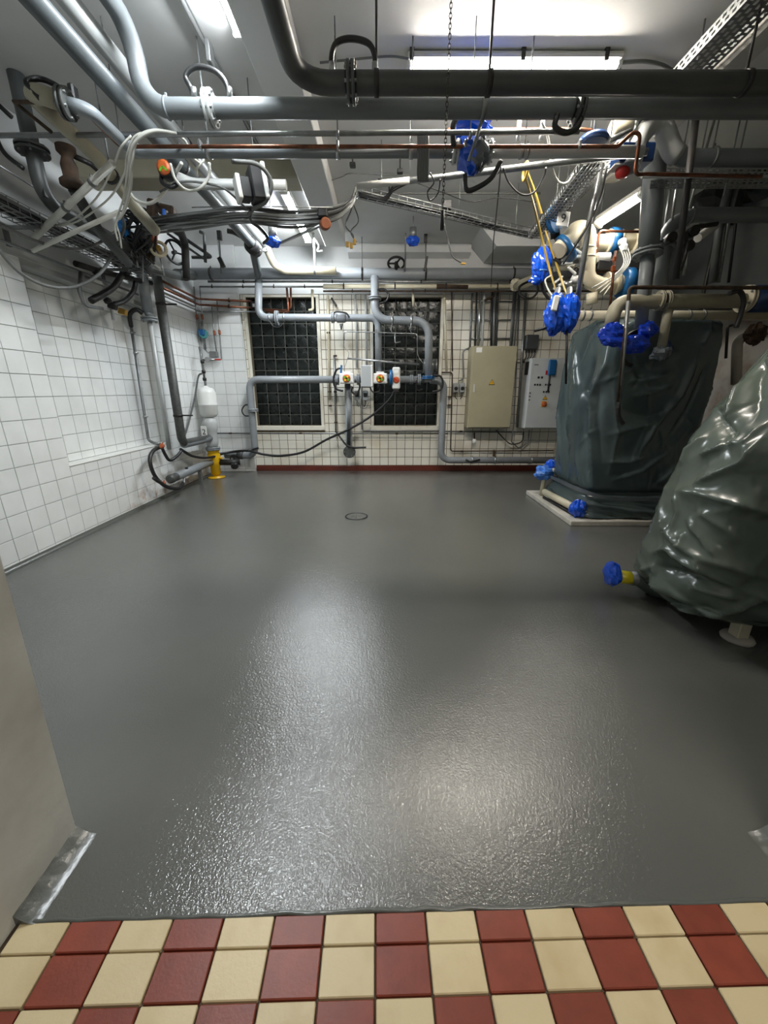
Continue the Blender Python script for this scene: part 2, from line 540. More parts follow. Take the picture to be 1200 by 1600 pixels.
sl = MB(); sl.box((XL-ND/2+.004, (NY0+NY1)/2, NZ0-.004), (ND+.012, NY1-NY0+.01, .014), bev=.003)
sl.build('niche_sill', 'white_plastic', wall_left)
T2 = .2
_tm = {}
def tile_mesh(ax, a, b, m, th=.008):
    key = (ax, round(a,3), round(b,3), m)
    if key not in _tm:
        sz = (th, a, b) if ax == 'x' else (a, th, b)
        me = MB().box((0,0,0), sz, bev=.0016).mesh('tile'); me.materials.append(M[m]); _tm[key] = me
    return _tm[key]
spots = []
zs = [0.0, .054] + [.054 + T2*i for i in range(1, 14)]
def cuts(a, b, first, step):
    out = [a]; t = first
    while t < b - 1e-6:
        if t > a + 1e-6: out.append(t)
        t += step
    out.append(b); return out
def lay(x, y0, y1, z0, z1, off):
    ys = cuts(y0, y1, off, T2)
    zz = [z0] + [z for z in zs if z0 + .012 < z < z1 - .012] + [z1]
    for i in range(len(ys)-1):
        for k in range(len(zz)-1):
            a, b = ys[i+1]-ys[i], zz[k+1]-zz[k]
            if a < .012 or b < .012: continue
            spots.append((x, (ys[i]+ys[i+1])/2, (zz[k]+zz[k+1])/2, a, b))
Y00 = NY0 - 10*T2
lay(XL, Y00, NY0, 0, TT, NY0-10*T2)
lay(XL, NY0, NY1, 0, NZ0-.012, NY0)
lay(XL, NY1, YB-.08, 0, TT, NY0)
lay(XL-ND, NY0, NY1, NZ0+.004, NZ1, NY0)
spots.sort(key=lambda s: (s[1], s[2]))
vis = [s for s in spots if s[1] > 2.75]; rest = [s for s in spots if s[1] <= 2.75]
rest += vis[300:] if len(vis) > 300 else []
for (x,y,z,a,b) in vis[:300]:
    share(tile_mesh('x', a-.006, b-.006, 'tile_white'), 'tile', wall_left, (x - .002, y, z))
mb = MB()
for (x,y,z,a,b) in rest: mb.box((x-.002, y, z), (.008, a-.006, b-.006))
o = mb.build('tile_field', 'tile_white', wall_left); o['kind'] = 'stuff'
# far reveal of the niche, tiled
mb = MB()
for z0, z1 in zip(([NZ0+.004]+[z for z in zs if NZ0 < z < NZ1]), ([z for z in zs if NZ0 < z < NZ1]+[NZ1])):
    mb = MB().box((XL-ND/2, NY1+.002, (z0+z1)/2), (ND-.004, .008, z1-z0-.004), bev=.0016); mb.build('tile', 'tile_white', wall_left)
# cove of the coating along the left wall
cv = MB()
for i in range(1):
    prof = [(0.0,.035),(.006,.012),(.03,.0)]
    vs = []; n = 30
    for k in range(n+1):
        y = YN1 + (YB-YN1)*k/n
        for (dx,dz) in prof: vs.append(V(XL+.004+dx, y, dz + .0015))
    fs = [(3*k+j, 3*k+j+1, 3*k+j+4, 3*k+j+3) for k in range(n) for j in range(2)]
    cv.add(vs, fs, True)
struct(cv.build('baseboard_left', 'epoxy_edge'), 'thin grey coated cove at the foot of the left wall')

# ---- back wall: white part in the corner, ivory tiles, two glass-block windows
WZ0, WZ1 = .88, 3.08
W = [(-2.425, -1.2), (-.195, 1.01)]
wb = MB()
def yq(x0,x1,z0,z1,y=YB+.006): wb.quad(V(x0,y,z0), V(x1,y,z0), V(x1,y,z1), V(x0,y,z1))
yq(XL-.2, W[0][0], 0, H); yq(W[0][1], W[1][0], 0, H); yq(W[1][1], XR, 0, H)
for a, b in W:
    yq(a, b, 0, WZ0); yq(a, b, WZ1, H)
    y0, y1 = YB+.006, YB+.17
    wb.quad(V(a,y0,WZ0), V(a,y0,WZ1), V(a,y1,WZ1), V(a,y1,WZ0))
    wb.quad(V(b,y0,WZ0), V(b,y1,WZ0), V(b,y1,WZ1), V(b,y0,WZ1))
    wb.quad(V(a,y0,WZ1), V(b,y0,WZ1), V(b,y1,WZ1), V(a,y1,WZ1))
    wb.quad(V(a,y0,WZ0), V(a,y1,WZ0), V(b,y1,WZ0), V(b,y0,WZ0))
wall_back = struct(wb.build('wall_back', 'grout_brown'), 'ivory tiled rear wall with dark stained joints')
pb = MB()
ZT = 3.13
pb.box(((XL+XR)/2, YB-.004, (ZT+H)/2), (XR-XL, .02, H-ZT))
pb.build('plaster_band', 'plaster', wall_back)
# white pier in the corner
pier = MB(); pier.box(((XL-.2-2.53)/2, YB-.035, H/2), (-2.53-XL+.2, .07, H))
pier_o = struct(pier.build('wall_pier', 'grout_light'), 'white tiled pier in the left rear corner')
PX = [XL, -3.13, -2.93, -2.73, -2.53]
for i in range(4):
    for k in range(14):
        z0, z1 = (0 if k == 0 else .054+T2*(k-1)), .054+T2*k
        if k == 0: z0 = 0
        share(tile_mesh('y', PX[i+1]-PX[i]-.006, z1-z0-.006, 'tile_white'), 'tile', pier_o, ((PX[i]+PX[i+1])/2, YB-.072, (z0+z1)/2))
for k in range(1, 14):
    MB().box((-2.528, YB-.036, .054+T2*(k-.5)), (.008, .066, T2-.004), bev=.0016).build('tile', 'tile_white', pier_o)
MB().box(((XL-2.53)/2, YB-.072, (2.66+H)/2), (-2.53-XL, .008, H-2.66)).build('plaster_band', 'plaster', pier_o)
# ivory tiles, those that show as parts
T3 = .163
sp = []
def blocked(x0,x1,z0,z1):
    for a, b in W:
        if x1 > a-.06 and x0 < b+.06 and z1 > WZ0-.09 and z0 < WZ1+.04: return True
    return False
z = .11
while z < ZT - .02:
    x = -2.525
    z1 = min(z+T3, ZT)
    while x < XR - .02:
        x1 = min(x+T3, XR)
        if not blocked(x, x1, z, z1): sp.append((x, x1, z, z1))
        else:
            # trim beside the window frames
            for a, b in W:
                if x < a-.06 < x1: sp.append((x, a-.06, z, z1)) if a-.06-x > .03 else None
                if x < b+.06 < x1: sp.append((b+.06, x1, z, z1)) if x1-b-.06 > .03 else None
        x = x1
    z = z1
def shown(s):
    x, zc = (s[0]+s[1])/2, (s[2]+s[3])/2
    if x > 2.75: return False
    if 1.6 < x < 2.35 and .9 < zc < 2.2: return False
    return True
near = [s for s in sp if shown(s)]; far = [s for s in sp if not shown(s)]
near.sort(key=lambda s: s[2]); far += near[300:]; near = near[:300]
for (x0,x1,z0,z1) in near:
    share(tile_mesh('y', x1-x0-.010, z1-z0-.010, 'tile_ivory'), 'tile', wall_back, ((x0+x1)/2, YB+.001, (z0+z1)/2))
mb = MB()
for (x0,x1,z0,z1) in far: mb.box(((x0+x1)/2, YB+.001, (z0+z1)/2), (x1-x0-.010, .008, z1-z0-.010))
o = mb.build('tile_field', 'tile_ivory', wall_back); o['kind'] = 'stuff'
bb = MB(); x = -2.525
struct(MB().box(((-2.525+XR)/2, YB-.008, .052), (XR+2.525, .02, .104), bev=.003).build('baseboard_back', 'skirt_red'), 'dark red tiled skirting along the rear wall')

for wi, (a, b) in enumerate(W):
    nm = 'window_%d' % (wi+1)
    base = MB(); base.box(((a+b)/2, YB+.135, (WZ0+WZ1)/2), (b-a, .06, WZ1-WZ0))
    wo = struct(base.build(nm, 'mortar'), ('left' if wi == 0 else 'right') + ' dark glass block window in the tiled rear wall')
    nc, nr = 6, 11
    cw, rh = (b-a)/nc, (WZ1-WZ0)/nr
    g = MB()
    # a glass block: a bowed square face, raised from the joint
    n = 4; vs = []; fs = []
    for i in range(n+1):
        for j in range(n+1):
            u, w2 = i/n*2-1, j/n*2-1
            bul = (1-u*u)*(1-w2*w2)
            vs.append(V(u*(cw/2-.009), -.028 - .008*bul**.5, w2*(rh/2-.009)))
    for i in range(n):
        for j in range(n):
            q = i*(n+1)+j; fs.append((q, q+1, q+n+2, q+n+1))
    g.add(vs, [f[::-1] for f in fs], True)
    g.box((0,-.008,0), (cw-.018, .04, rh-.018))
    gm = g.mesh('glass_block'); gm.materials.append(M['glass_block'])
    for i in range(nc):
        for k in range(nr):
            share(gm, 'glass_block', wo, (a+(i+.5)*cw, YB+.13, WZ0+(k+.5)*rh))
    fr = MB()
    fr.box((a-.028, YB-.004, (WZ0+WZ1)/2-.03), (.056, .03, WZ1-WZ0+.06), bev=.004)
    fr.box((b+.028, YB-.004, (WZ0+WZ1)/2-.03), (.056, .03, WZ1-WZ0+.06), bev=.004)
    fr.box(((a+b)/2, YB-.004, WZ1+.02), (b-a+.112, .03, .04), bev=.004)
    fr.build('window_frame', 'frame_cream', wo)
    MB().box(((a+b)/2, YB+.02, WZ0-.045), (b-a+.14, .13, .085), bev=.006).build('window_sill', 'frame_cream', wo)

# ---- right wall and the near wall with the doorway
wr = MB(); wr.box((XR+.06, (YN1+YB)/2, H/2), (.12, YB-YN1, H))
struct(wr.build('wall_right', 'plaster_dirty'), 'stained plaster wall behind the covered machines')
wn = MB()
ym, yt = (YN0+YN1)/2, YN1-YN0
lx0 = XL-.2
def leanx(z): return JL + .040*z
wn.add([V(lx0,YN0,0), V(leanx(0),YN0,0), V(leanx(0),YN1,0), V(lx0,YN1,0), V(lx0,YN0,H), V(leanx(DH),YN0,H), V(leanx(DH),YN1,H), V(lx0,YN1,H), V(leanx(DH),YN0,DH), V(leanx(DH),YN1,DH)],
       [(1,2,9,8),(8,9,6,5),(2,3,7,6,9),(0,1,8,5,4),(0,4,7,3),(4,5,6,7)])
wn.box(((JR+XR)/2, ym, H/2), (XR-JR, yt, H), bev=.006)
wn.box(((JL+JR)/2, ym, (DH+H)/2), (JR-JL, yt, H-DH))
wall_near = struct(wn.build('wall_near', 'concrete_jamb'), 'bare plastered jamb of the doorway at the left edge')
# rounded grey coving at the foot of each jamb
def coving(nm, xs, x, s, y0, y1):
    c = MB(); vs = []; n = 14
    prof = [(0,.04),(.008,.034),(.022,.02),(.042,.007),(.066,.001)]
    for k in range(n+1):
        y = y0+(y1-y0)*k/n
        for (dx,dz) in prof: vs.append(V(x+s*(dx+.002*math.sin(k*1.7)), y, dz))
    m = len(prof)
    fs = [(m*k+j, m*k+j+1, m*k+m+j+1, m*k+m+j) for k in range(n) for j in range(m-1)]
    c.add(vs, fs, True)
    c.add([V(x,y0,0)] + vs[:m], [tuple(range(m+1))]); c.add([V(x,y1,0)] + vs[-m:], [tuple(range(m+1))])
    return struct(c.build(nm, 'epoxy_edge'), xs)
coving('trim_1', 'wet grey cove moulded to the foot of the left door jamb', JL, 1, thr(JL)-.005, YN1+.005)
coving('trim_2', 'grey cove at the foot of the right door jamb', JR, -1, thr(JR)-.005, YN1+.01)
MB().box((JL-.012, YN0+.01, 1.0), (.05, .05, 2.0), bev=.004).build('door_frame_post', 'rust', wall_near)

# ================================================================== pipe helpers
def pipe_run(name, label, cat, pts, r, m, bend=0.0, group=None, n=16, part='pipe'):
    t = thing(name, label, cat, pts[0], group)
    MB().tube(pts, r, bend, n).build(part, m, t)
    return t
def flange(t, p, d, Rr, m='pipe_grey', gap=.012, th=.018, bolts=8, neck=None):
    d = Vector(d).normalized(); p = Vector(p); x, y, _ = basis(d)
    b = MB()
    b.disc(p - d*(gap/2+th/2), d, Rr, th).disc(p + d*(gap/2+th/2), d, Rr, th).disc(p, d, Rr*.86, gap)
    if neck: b.cyl(p - d*(gap/2+th), -d, neck*.98, .05, 16, neck*.85).cyl(p + d*(gap/2+th), d, neck*.98, .05, 16, neck*.85)
    o = b.build('flange', m, t)
    L = gap+2*th+.024
    me = MB().cyl(d*(-L/2), d, Rr*.085, L, 6).mesh('bolt'); me.materials.append(M['steel_dull'])
    for i in range(bolts):
        a = 2*math.pi*(i+.5)/bolts
        share(me, 'bolt', o, p + (x*math.cos(a) + y*math.sin(a)) * Rr*.82)
    return o
def clamp(t, p, d, r, m='steel_dull', w=.03):
    d = Vector(d).normalized(); p = Vector(p); x, y, _ = basis(d)
    b = MB(); b.lathe(p - d*w/2, d, [(r+.001,0),(r+.006,0),(r+.006,w),(r+.001,w)], 18)
    b.box(p + y*(r+.012), (.012,.012,.03), Matrix((x, d, y)).transposed())
    return b.build('clamp', m, t)
def rod(t, p, r=.006, z=None, m='steel_dull', name='hanger_rod'):
    return MB().tube([Vector(p), V(p[0], p[1], H if z is None else z)], r, n=6).build(name, m, t)
def loop(t, pts, r=.02, m='rubber', name='bonding_hose', n=8):
    return MB().cable(pts, r, n).build(name, m, t)
def handwheel(t, c, d, Rr, m='black_metal', rr=.012):
    x, y, d = basis(d); c = Vector(c)
    b = MB().torus(c, d, Rr, rr, 22, 6)
    for a in (0, 2.09, 4.19): b.ring_tube([c, c + (x*math.cos(a)+y*math.sin(a))*Rr], rr*.8, 5)
    b.cyl(c - d*.05, d, rr*1.6, .07, 8)
    return b.build('handwheel', m, t)
def cable(label, pts, r=.006, m='cable_dark', name='cable', cat='cable', group=None):
    return tag(MB().cable(pts, r, 6, 6).build(name, m), label, cat, group)
def text(t, s, c, size, m, rx=R(90), rz=0.0, name='lettering'):
    cu = bpy.data.curves.new(name, 'FONT'); cu.body = s; cu.size = size; cu.align_x = 'CENTER'; cu.align_y = 'CENTER'; cu.extrude = .0006
    tmp = bpy.data.objects.new('tmp', cu); COL.objects.link(tmp)
    me = bpy.data.meshes.new_from_object(tmp); bpy.data.objects.remove(tmp)
    me.materials.clear(); me.materials.append(M[m])
    o = bpy.data.objects.new(name, me); COL.objects.link(o); o.parent = t
    o.location = Vector(c) - OFF[t.name]; o.rotation_euler = (rx, 0, rz)
    return o

# ================================================================== overhead pipes
# the nearer thick pipe
PZ = 3.3; Y2 = 3.03; X2 = -.535
t = pipe_run('overhead_pipe', 'thick dark grey overhead pipe in front, bending towards the doorway at its left end', 'pipe',
    [V(4.5,Y2,PZ), V(X2,Y2,PZ), V(X2,1.02,PZ)], .057, 'pipe_dark', .2)
c = V(-.20,Y2,PZ)
flange(t, c, (1,0,0), .10, 'pipe_dark', neck=.06)
loop(t, [c+V(-.115,0,.05), c+V(-.115,0,.13), c+V(-.085,0,.185), c+V(-.02,0,.205), c+V(.06,0,.20), c+V(.12,0,.175), c+V(.145,0,.12), c+V(.145,0,.05)], .016)
for dx in (-.115, .145): MB().cyl(c+V(dx,0,.045), (0,0,1), .019, .05, 10).build('hose_clip', 'steel', t)
for X in (-.045, .64, 2.2):
    clamp(t, V(X,Y2,PZ), (1,0,0), .057, 'black_metal'); rod(t, V(X,Y2,PZ+.055), .008, m='black_metal')
# the one behind it
Y1 = 3.25; X1 = -1.60
t = pipe_run('overhead_pipe', 'thick grey overhead pipe behind, rising in an S bend at its left end', 'pipe',
    [V(4.5,Y1,PZ), V(X1,Y1,PZ), V(X1,Y1,3.69), V(X1,1.02,3.69)], .055, 'pipe_mid', .185)
c = V(-1.155,Y1,PZ)
flange(t, c, (1,0,0), .098, 'pipe_light', neck=.058)
loop(t, [c+V(-.09,-.02,.05), c+V(-.11,-.02,.10), c+V(-.13,-.02,.155), c+V(-.06,-.02,.20), c+V(.05,-.02,.185), c+V(.12,-.02,.13), c+V(.145,-.02,.05)], .016)
for dx in (-.09, .145): MB().cyl(c+V(dx,-.02,.045), (0,0,1), .019, .05, 10).build('hose_clip', 'steel', t)
clamp(t, V(-1.44,Y1,PZ), (1,0,0), .055, 'pipe_grey', .012)
clamp(t, V(.66,Y1,PZ), (1,0,0), .055); MB().tube([V(.66,Y1,PZ-.055), V(.60,Y1+.1,PZ-.24)], .012, n=6).build('strut', 'steel_dull', t)
flange(t, V(1.29,Y1,PZ), (1,0,0), .098, 'pipe_dark', neck=.058)
loop(t, [V(1.14,Y1-.05,PZ-.06), V(1.13,Y1-.06,PZ-.13), V(1.20,Y1-.06,PZ-.16), V(1.27,Y1-.06,PZ-.14), V(1.30,Y1-.05,PZ-.08)], .018)
# two pipes running front to back
t = pipe_run('ceiling_pipe', 'grey pipe running front to back, toned dark for shade, the lower of the left pair', 'pipe',
    [V(-1.78,1.02,3.4), V(-1.78,6.05,3.4), aY(404,432,7.2), aY(404,496,7.2), aY(591,497,7.2), aY(591.5,586,7.25)], .058, 'pipe_shaded', .13)
for Y in (2.2, 4.15): clamp(t, V(-1.78,Y,3.4), (0,1,0), .058, 'black_metal', .04)
rod(t, V(-1.78,4.15,3.45)); clamp(t, V(-1.78,6.0,3.4), (0,1,0), .058)
MB().tube([aY(404,440,7.2), aY(404,496,7.2), aY(591,497,7.2), aY(591.5,584,7.25)], .0595, .13, 16).build('painted_section', 'pipe_wall', t)
flange(t, aY(433,497,7.2), (1,0,0), .115, 'pipe_wall', bolts=6)
for x in (421, 444): clamp(t, aY(x,497,7.2), (1,0,0), .058, 'steel')
loop(t, [aY(421,500,7.12), aY(426,509,7.1), aY(436,511,7.1), aY(443,505,7.12)], .008, 'rubber')
flange(t, aY(520,496,7.2), (1,0,0), .09, 'pipe_wall', bolts=4)
p = aY(533,496,7.2)
MB().lathe(p-V(.09,0,0), (1,0,0), [(.06,0),(.085,.03),(.085,.15),(.06,.18)]).build('valve_body', 'pipe_wall', t)
loop(t, pY(7.08,(522,489),(526,487),(540,489),(546,496)), .014, 'black_metal', 'valve_lever')
MB().cyl(p-V(0,.02,.1), (0,0,-1), .03, .09, 8, .012).build('drain_stub', 'pipe_dark', t)
# its valve at the turn
q = V(-1.78,6.1,3.38)
loop(t, [q+V(-.30,-.1,.16), q+V(-.2,-.08,.14), q+V(-.05,-.05,.06), q+V(.08,0,-.06)], .03, 'black_metal', 'valve_lever')
MB().lathe(q-V(0,.12,0), (0,1,0), [(.06,0),(.1,.03),(.1,.2),(.06,.24)]).build('valve_body', 'black_metal', t)
X = -1.79
t = pipe_run('ceiling_pipe', 'pale pipe running front to back beside the grey one, ending in a cream elbow', 'pipe',
    [V(X,1.02,3.62), V(X,6.70,3.62)], .056, 'pipe_light', 0)
for Y in (1.62, 4.3): clamp(t, V(X,Y,3.62), (0,1,0), .056, 'black_metal', .05)
rod(t, V(X,4.3,3.67)); rod(t, V(X,2.6,3.67))
e = [V(X,6.72,3.62), aY(428,414,6.95), aY(446,423,7.0), aY(525,423,7.0)]
flange(t, V(X,6.72,3.62), (0,1,0), .105, 'white_plastic')
MB().tube(e, .056, .12).build('elbow', 'pipe_beige', t)
clamp(t, aY(492,423,7.0), (1,0,0), .056)
p = aY(492,420,7.0)
MB().tube([p, aY(491,385,7.0), V(p.x,7.0,H)], .018, n=8).build('hanger', 'white_plastic', t)
MB().cable(pY(6.95,(491,372),(498,384),(496,392),(504,392)), .012).build('strap', 'white_plastic', t)

# smaller pipes across the room
Y3 = 3.53; Z3 = 3.2
t = pipe_run('cross_pipe', 'slim grey pipe across the room with chrome clamps and a wrapped valve', 'pipe',
    [V(-1.97,3.05,Z3+.01), V(-1.86,3.08,Z3), V(-1.86,Y3,Z3), V(.52,Y3,Z3)], .038, 'pipe_grey', .11)
MB().tube([V(.78,Y3,Z3), V(1.92,Y3,Z3)], .038, n=16).build('pipe', 'pipe_light', t)
for X in (-1.30, -.34, .20): clamp(t, V(X,Y3,Z3), (1,0,0), .038, 'steel')
for X in (1.02, 1.06): clamp(t, V(X,Y3,Z3), (1,0,0), .038, 'steel', .02)
for X in (-1.30, -.34, .20, 1.04): rod(t, V(X,Y3,Z3+.036))
flange(t, V(.53,Y3,Z3), (1,0,0), .075, 'pipe_light', bolts=6); flange(t, V(.77,Y3,Z3), (1,0,0), .075, 'pipe_light', bolts=6)
flange(t, V(-1.98,3.048,Z3+.012), (1,.12,-.1), .082, 'pipe_bare', bolts=6)
loop(t, pD((62,153,3.0),(50,140,3.0),(41,128,3.0),(62,123,3.05),(90,135,3.06),(107,155,3.06)), .016)
b = MB().blob((.65,Y3-.02,Z3-.02), (.115,.10,.12), 3, .16); b.build('valve_wrap', 'blue_bag', t)
b = MB().blob((.70,Y3-.05,Z3-.03), (.075,.09,.10), 5, .14); b.build('grey_wrap', 'bag_grey', t)
b = MB().blob((.65,Y3+.05,Z3+.17), (.15,.12,.07), 8, .16); b.build('valve_wrap', 'blue_bag', t)
loop(t, [V(.50,Y3-.10,Z3-.02), V(.49,Y3-.14,Z3+.10), V(.58,Y3-.16,Z3+.17), V(.70,Y3-.16,Z3+.18), V(.80,Y3-.15,Z3+.12)], .02)
loop(t, [V(.86,Y3-.06,Z3-.08), V(.80,Y3-.05,Z3-.18), V(.70,Y3-.05,Z3-.24), V(.62,Y3-.05,Z3-.255), V(.60,Y3-.05,Z3-.16)], .018)
# copper line in front of it
Yc = 3.44
cz = aY(500,226,Yc).z
cp = [aY(110,152,3.1), aY(188,229,Yc), aY(965,229,Yc), aY(1003,194,Yc-.02), aY(991,274,Yc-.02), aY(1010,272,Yc), aY(1190,276,Yc)]
t = pipe_run('copper_pipe', 'long copper pipe clipped in front of the slim grey cross pipe', 'pipe', cp, .0125, 'copper', .04, n=10)
for x in (313, 528, 727, 905): MB().box(aY(x,226,Yc), (.02,.05,.05), bev=.006).build('clip', 'steel', t)
rod(t, aY(528,222,Yc), .004)
Yr = 3.38
t = pipe_run('conduit', 'straight pale steel conduit spanning above the copper pipe', 'conduit', [aY(-60,212,Yr), aY(905,206,Yr)], .016, 'galv', 0, n=10)
for x in (187, 528, 735): 
    MB().box(aY(x,211,Yr), (.022,.045,.045), bev=.006).build('clip', 'steel', t); rod(t, aY(x,207,Yr), .004)
t = pipe_run('conduit', 'slanting grey conduit crossing below the cross pipe', 'conduit', [aY(560,291,4.15), aY(690,277,4.0), aY(1012,237,3.62)], .024, 'galv', 0, n=12)
MB().tube([aY(558,291,4.15), aY(640,282,4.05)], .026, n=12).build('sleeve', 'duct_white', t)
rod(t, aY(640,282,4.05), .004); rod(t, aY(950,245,3.68), .004)
# ribbon of flat cables hanging between the two
t = thing('cable_strap', 'hank of flat grey cables hung over the slanting conduit', 'cables', aY(660,283,3.45))
for i in range(7):
    x = 653 + i*2.6
    MB().cable([aY(x,209,3.46), aY(x+.6,240,3.44-.004*(i%2)), aY(x-.4,268,3.43), aY(x,284,3.45)], .007, 6, 4).build('cable', 'cable_grey', t)
# rear wall services high up
t = pipe_run('rear_pipe', 'long grey pipe along the rear wall below the ceiling', 'pipe', [aY(283,428,7.15), aY(945,428,7.15)], .085, 'pipe_wall', 0)
for x in (330, 566, 665, 802): clamp(t, aY(x,428,7.15), (1,0,0), .085, 'black_metal')
for x in (345, 566, 633, 665): rod(t, aY(x,421,7.15))
p = aY(619,420,7.1)
MB().cyl(p-V(0,0,.03), (0,0,1), .03, .12, 10).build('spindle', 'black_metal', t); handwheel(t, p+V(0,-.05,.06), (0,.5,1), .13, rr=.018)
for (lab, y, r_, m_, x0, x1, Y) in (('thin steel pipe, upper one of the pair under the long rear pipe', 440, .018, 'steel', 325, 880, 7.2),
        ('pale lagged pipe with peeling wrap above the glass block windows', 447.5, .035, 'pipe_beige', 505, 825, 7.25),
        ('thin rusty pipe just above the window heads', 455, .014, 'rust', 505, 960, 7.3),
        ('thin steel pipe left of the peeling lagged pipe', 448, .014, 'steel_dull', 312, 505, 7.25)):
    t = pipe_run('rear_pipe', lab, 'pipe', [aY(x0,y,Y), aY(x1,y,Y)], r_, m_, 0, n=10)
    for k in range(4):
        clamp(t, aY(x0+(x1-x0)*(k+.4)/4,y,Y), (1,0,0), r_, 'black_metal', .02)
    if m_ == 'pipe_beige':
        MB().tube([aY(682,447.5,Y), aY(731,448,Y)], .0365, n=12).build('bare_patch', 'rust', t)
        flange(t, aY(805,445,7.1), (1,.7,.2), .09, 'pipe_beige', bolts=6)
        MB().tube([aY(806,448,7.15), aY(835,436,6.6)], .07, n=12).build('branch', 'pipe_beige', t)

# ================================================================== left side, high up
XV = -2.85
t = pipe_run('riser_pipe', 'grey pipe dropping from the ceiling in the left corner and turning along the wall', 'pipe',
    [V(XV,3.86,3.85), V(XV,3.86,3.03), V(XV,5.25,3.03)], .056, 'pipe_dark', .15)
flange(t, V(XV,3.86,3.37), (0,0,1), .115, 'pipe_dark', bolts=6)
loop(t, [V(XV-.06,3.80,3.55), V(XV-.14,3.76,3.62), V(XV-.19,3.76,3.55), V(XV-.19,3.76,3.42), V(XV-.15,3.76,3.30), V(XV-.06,3.80,3.22)], .017)
MB().box(V(XV+.03,3.86,3.12), (.02,.05,.14)).build('bracket', 'black_metal', t)
flange(t, V(XV,5.25,3.03), (0,1,0), .11, 'pipe_dark', bolts=6)
XB = -2.2
t = pipe_run('beige_pipe', 'cream pipe with grimy flanges sloping back under the left ceiling', 'pipe',
    [V(-1.995,3.045,3.215), V(XB,3.02,3.27), V(XB,3.62,3.22), V(XB,4.05,3.06), V(XB,4.35,2.98)], .05, 'pipe_khaki', .1)  # khaki tone holds both the grime and the shade on this cream pipe
clamp(t, V(XB,3.78,3.16), (0,1,-.3), .055, 'black_metal', .02); rod(t, V(XB,3.78,3.2))
MB().tube([aY(88,160,3.05), aY(22,159,3.05), aY(80,206,3.3)], .012, n=8).build('copper_line', 'rust', t)
p = aY(106,250,3.9)
b = thing('grimy_valve', 'oily brown valve below the cream ceiling pipe', 'valve', p - V(0,0,.2))
MB().lathe(p-V(0,0,.2), (0,0,1), [(.05,0),(.09,.02),(.09,.05),(.055,.08),(.06,.16),(.04,.22),(.07,.25),(.07,.29)]).build('body', 'rust', b)
MB().tube([p+V(0,0,.05), p+V(.12,.1,.02), p+V(.25,.5,-.12)], .02, .05).build('stem', 'black_metal', b)
MB().tube([p-V(0,0,.2), p+V(-.02,.25,-.4), p+V(-.05,.7,-.55)], .045, .2).build('pipe', 'pipe_dark', b)
MB().box(aY(116,152,3.3), (.04,.06,.13), bev=.01).build('ceiling_bracket', 'black', b)
tag(MB().tube([aX(-4,257,-3.0), aY(99,321,4.3)], .008, n=6).build('rod', 'steel'), 'thin bright steel rod slanting beside the left wall', 'rod')
# pale conduits
t = thing('conduit', 'wide pale plastic conduit slanting up towards the cable hank', 'conduit', aY(54,371,4.0))
MB().tube([aY(54,371,4.0), aY(176,255,3.45)], .025, n=14).build('tube', 'cable_white', t)
for f in (.45, .78): clamp(t, aY(54,371,4.0).lerp(aY(176,255,3.45), f), aY(176,255,3.45)-aY(54,371,4.0), .025, 'cable_grey', .03)
tag(MB().tube([aY(51,392,3.9), aY(186,331,3.8)], .018, n=10).build('conduit', 'cable_white'), 'narrow pale plastic conduit slanting below the wide one', 'conduit')

# cable basket along the left wall with its black cables
XT = -3.02; ZTt = 2.87
t = thing('cable_basket', 'wire cable basket along the left wall loaded with dark cables', 'cable tray', V(XT,3.3,ZTt))
w = MB()
for dx in (-.11, -.037, .037, .11): w.tube([V(XT+dx,1.1,ZTt), V(XT+dx,5.5,ZTt)], .004, n=5)
for s in (-.12, .12):
    for dz in (.035, .07): w.tube([V(XT+s,1.1,ZTt+dz), V(XT+s,5.5,ZTt+dz)], .004, n=5)
for i in range(44):
    y = 1.15 + i*.1
    w.tube([V(XT-.12,y,ZTt+.07), V(XT-.12,y,ZTt), V(XT+.12,y,ZTt), V(XT+.12,y,ZTt+.07)], .0045, n=5)
w.build('basket', 'steel_dull', t)
for i in range(16):
    dx = -.1 + .013*i; rr = random.uniform(.008,.013)
    pts = [V(XT+dx+random.uniform(-.01,.01), 1.1+k*.55, ZTt+.02+rr+random.uniform(0,.05)) for k in range(9)]
    MB().cable(pts, rr, 6, 4).build('cable', 'rubber' if i % 5 else 'cable_grey', t)
for y in (2.6, 3.9, 5.1):
    MB().box(V(XL+.17,y,ZTt-.02), (.31,.03,.025)).box(V(XL+.015,y,ZTt-.08), (.02,.04,.16)).build('bracket', 'steel_dull', t)
t = pipe_run('conduit', 'thin steel conduit under the left cable basket', 'conduit', [V(-3.18,1.1,2.70), V(-3.18,5.6,2.70)], .014, 'steel_dull', 0, n=8)
for y in (2.4,3.6,4.8): MB().box(V(-3.215,y,2.70), (.1,.03,.03)).build('clip', 'steel', t)
# hanging cables
lab = ['pale cable of the hank looping over the steel conduit, leftmost strand', 'pale cable of the hank, second strand over the steel conduit',
       'pale cable of the hank, third strand hanging lowest', 'pale cable of the hank, inner strand beside the copper pipe']
H1 = [[(205,212,3.3),(188,232,3.32),(176,262,3.5),(150,310,3.8),(110,345,4.0),(60,355,4.1)],
      [(232,206,3.3),(210,214,3.28),(198,245,3.35),(193,275,3.5),(165,315,3.8),(110,350,4.0),(40,352,4.1)],
      [(262,205,3.3),(225,209,3.26),(206,230,3.3),(199,270,3.4),(193,310,3.55),(182,345,3.7),(187,368,3.75),(190,388,3.8)],
      [(272,207,3.3),(240,203,3.28),(216,215,3.28),(206,255,3.35),(200,295,3.5),(192,330,3.65),(180,352,3.7),(184,376,3.75)]]
for l, pth in zip(lab, H1): cable(l, pD(*pth), .007, 'cable_white', group='pale cable hank')
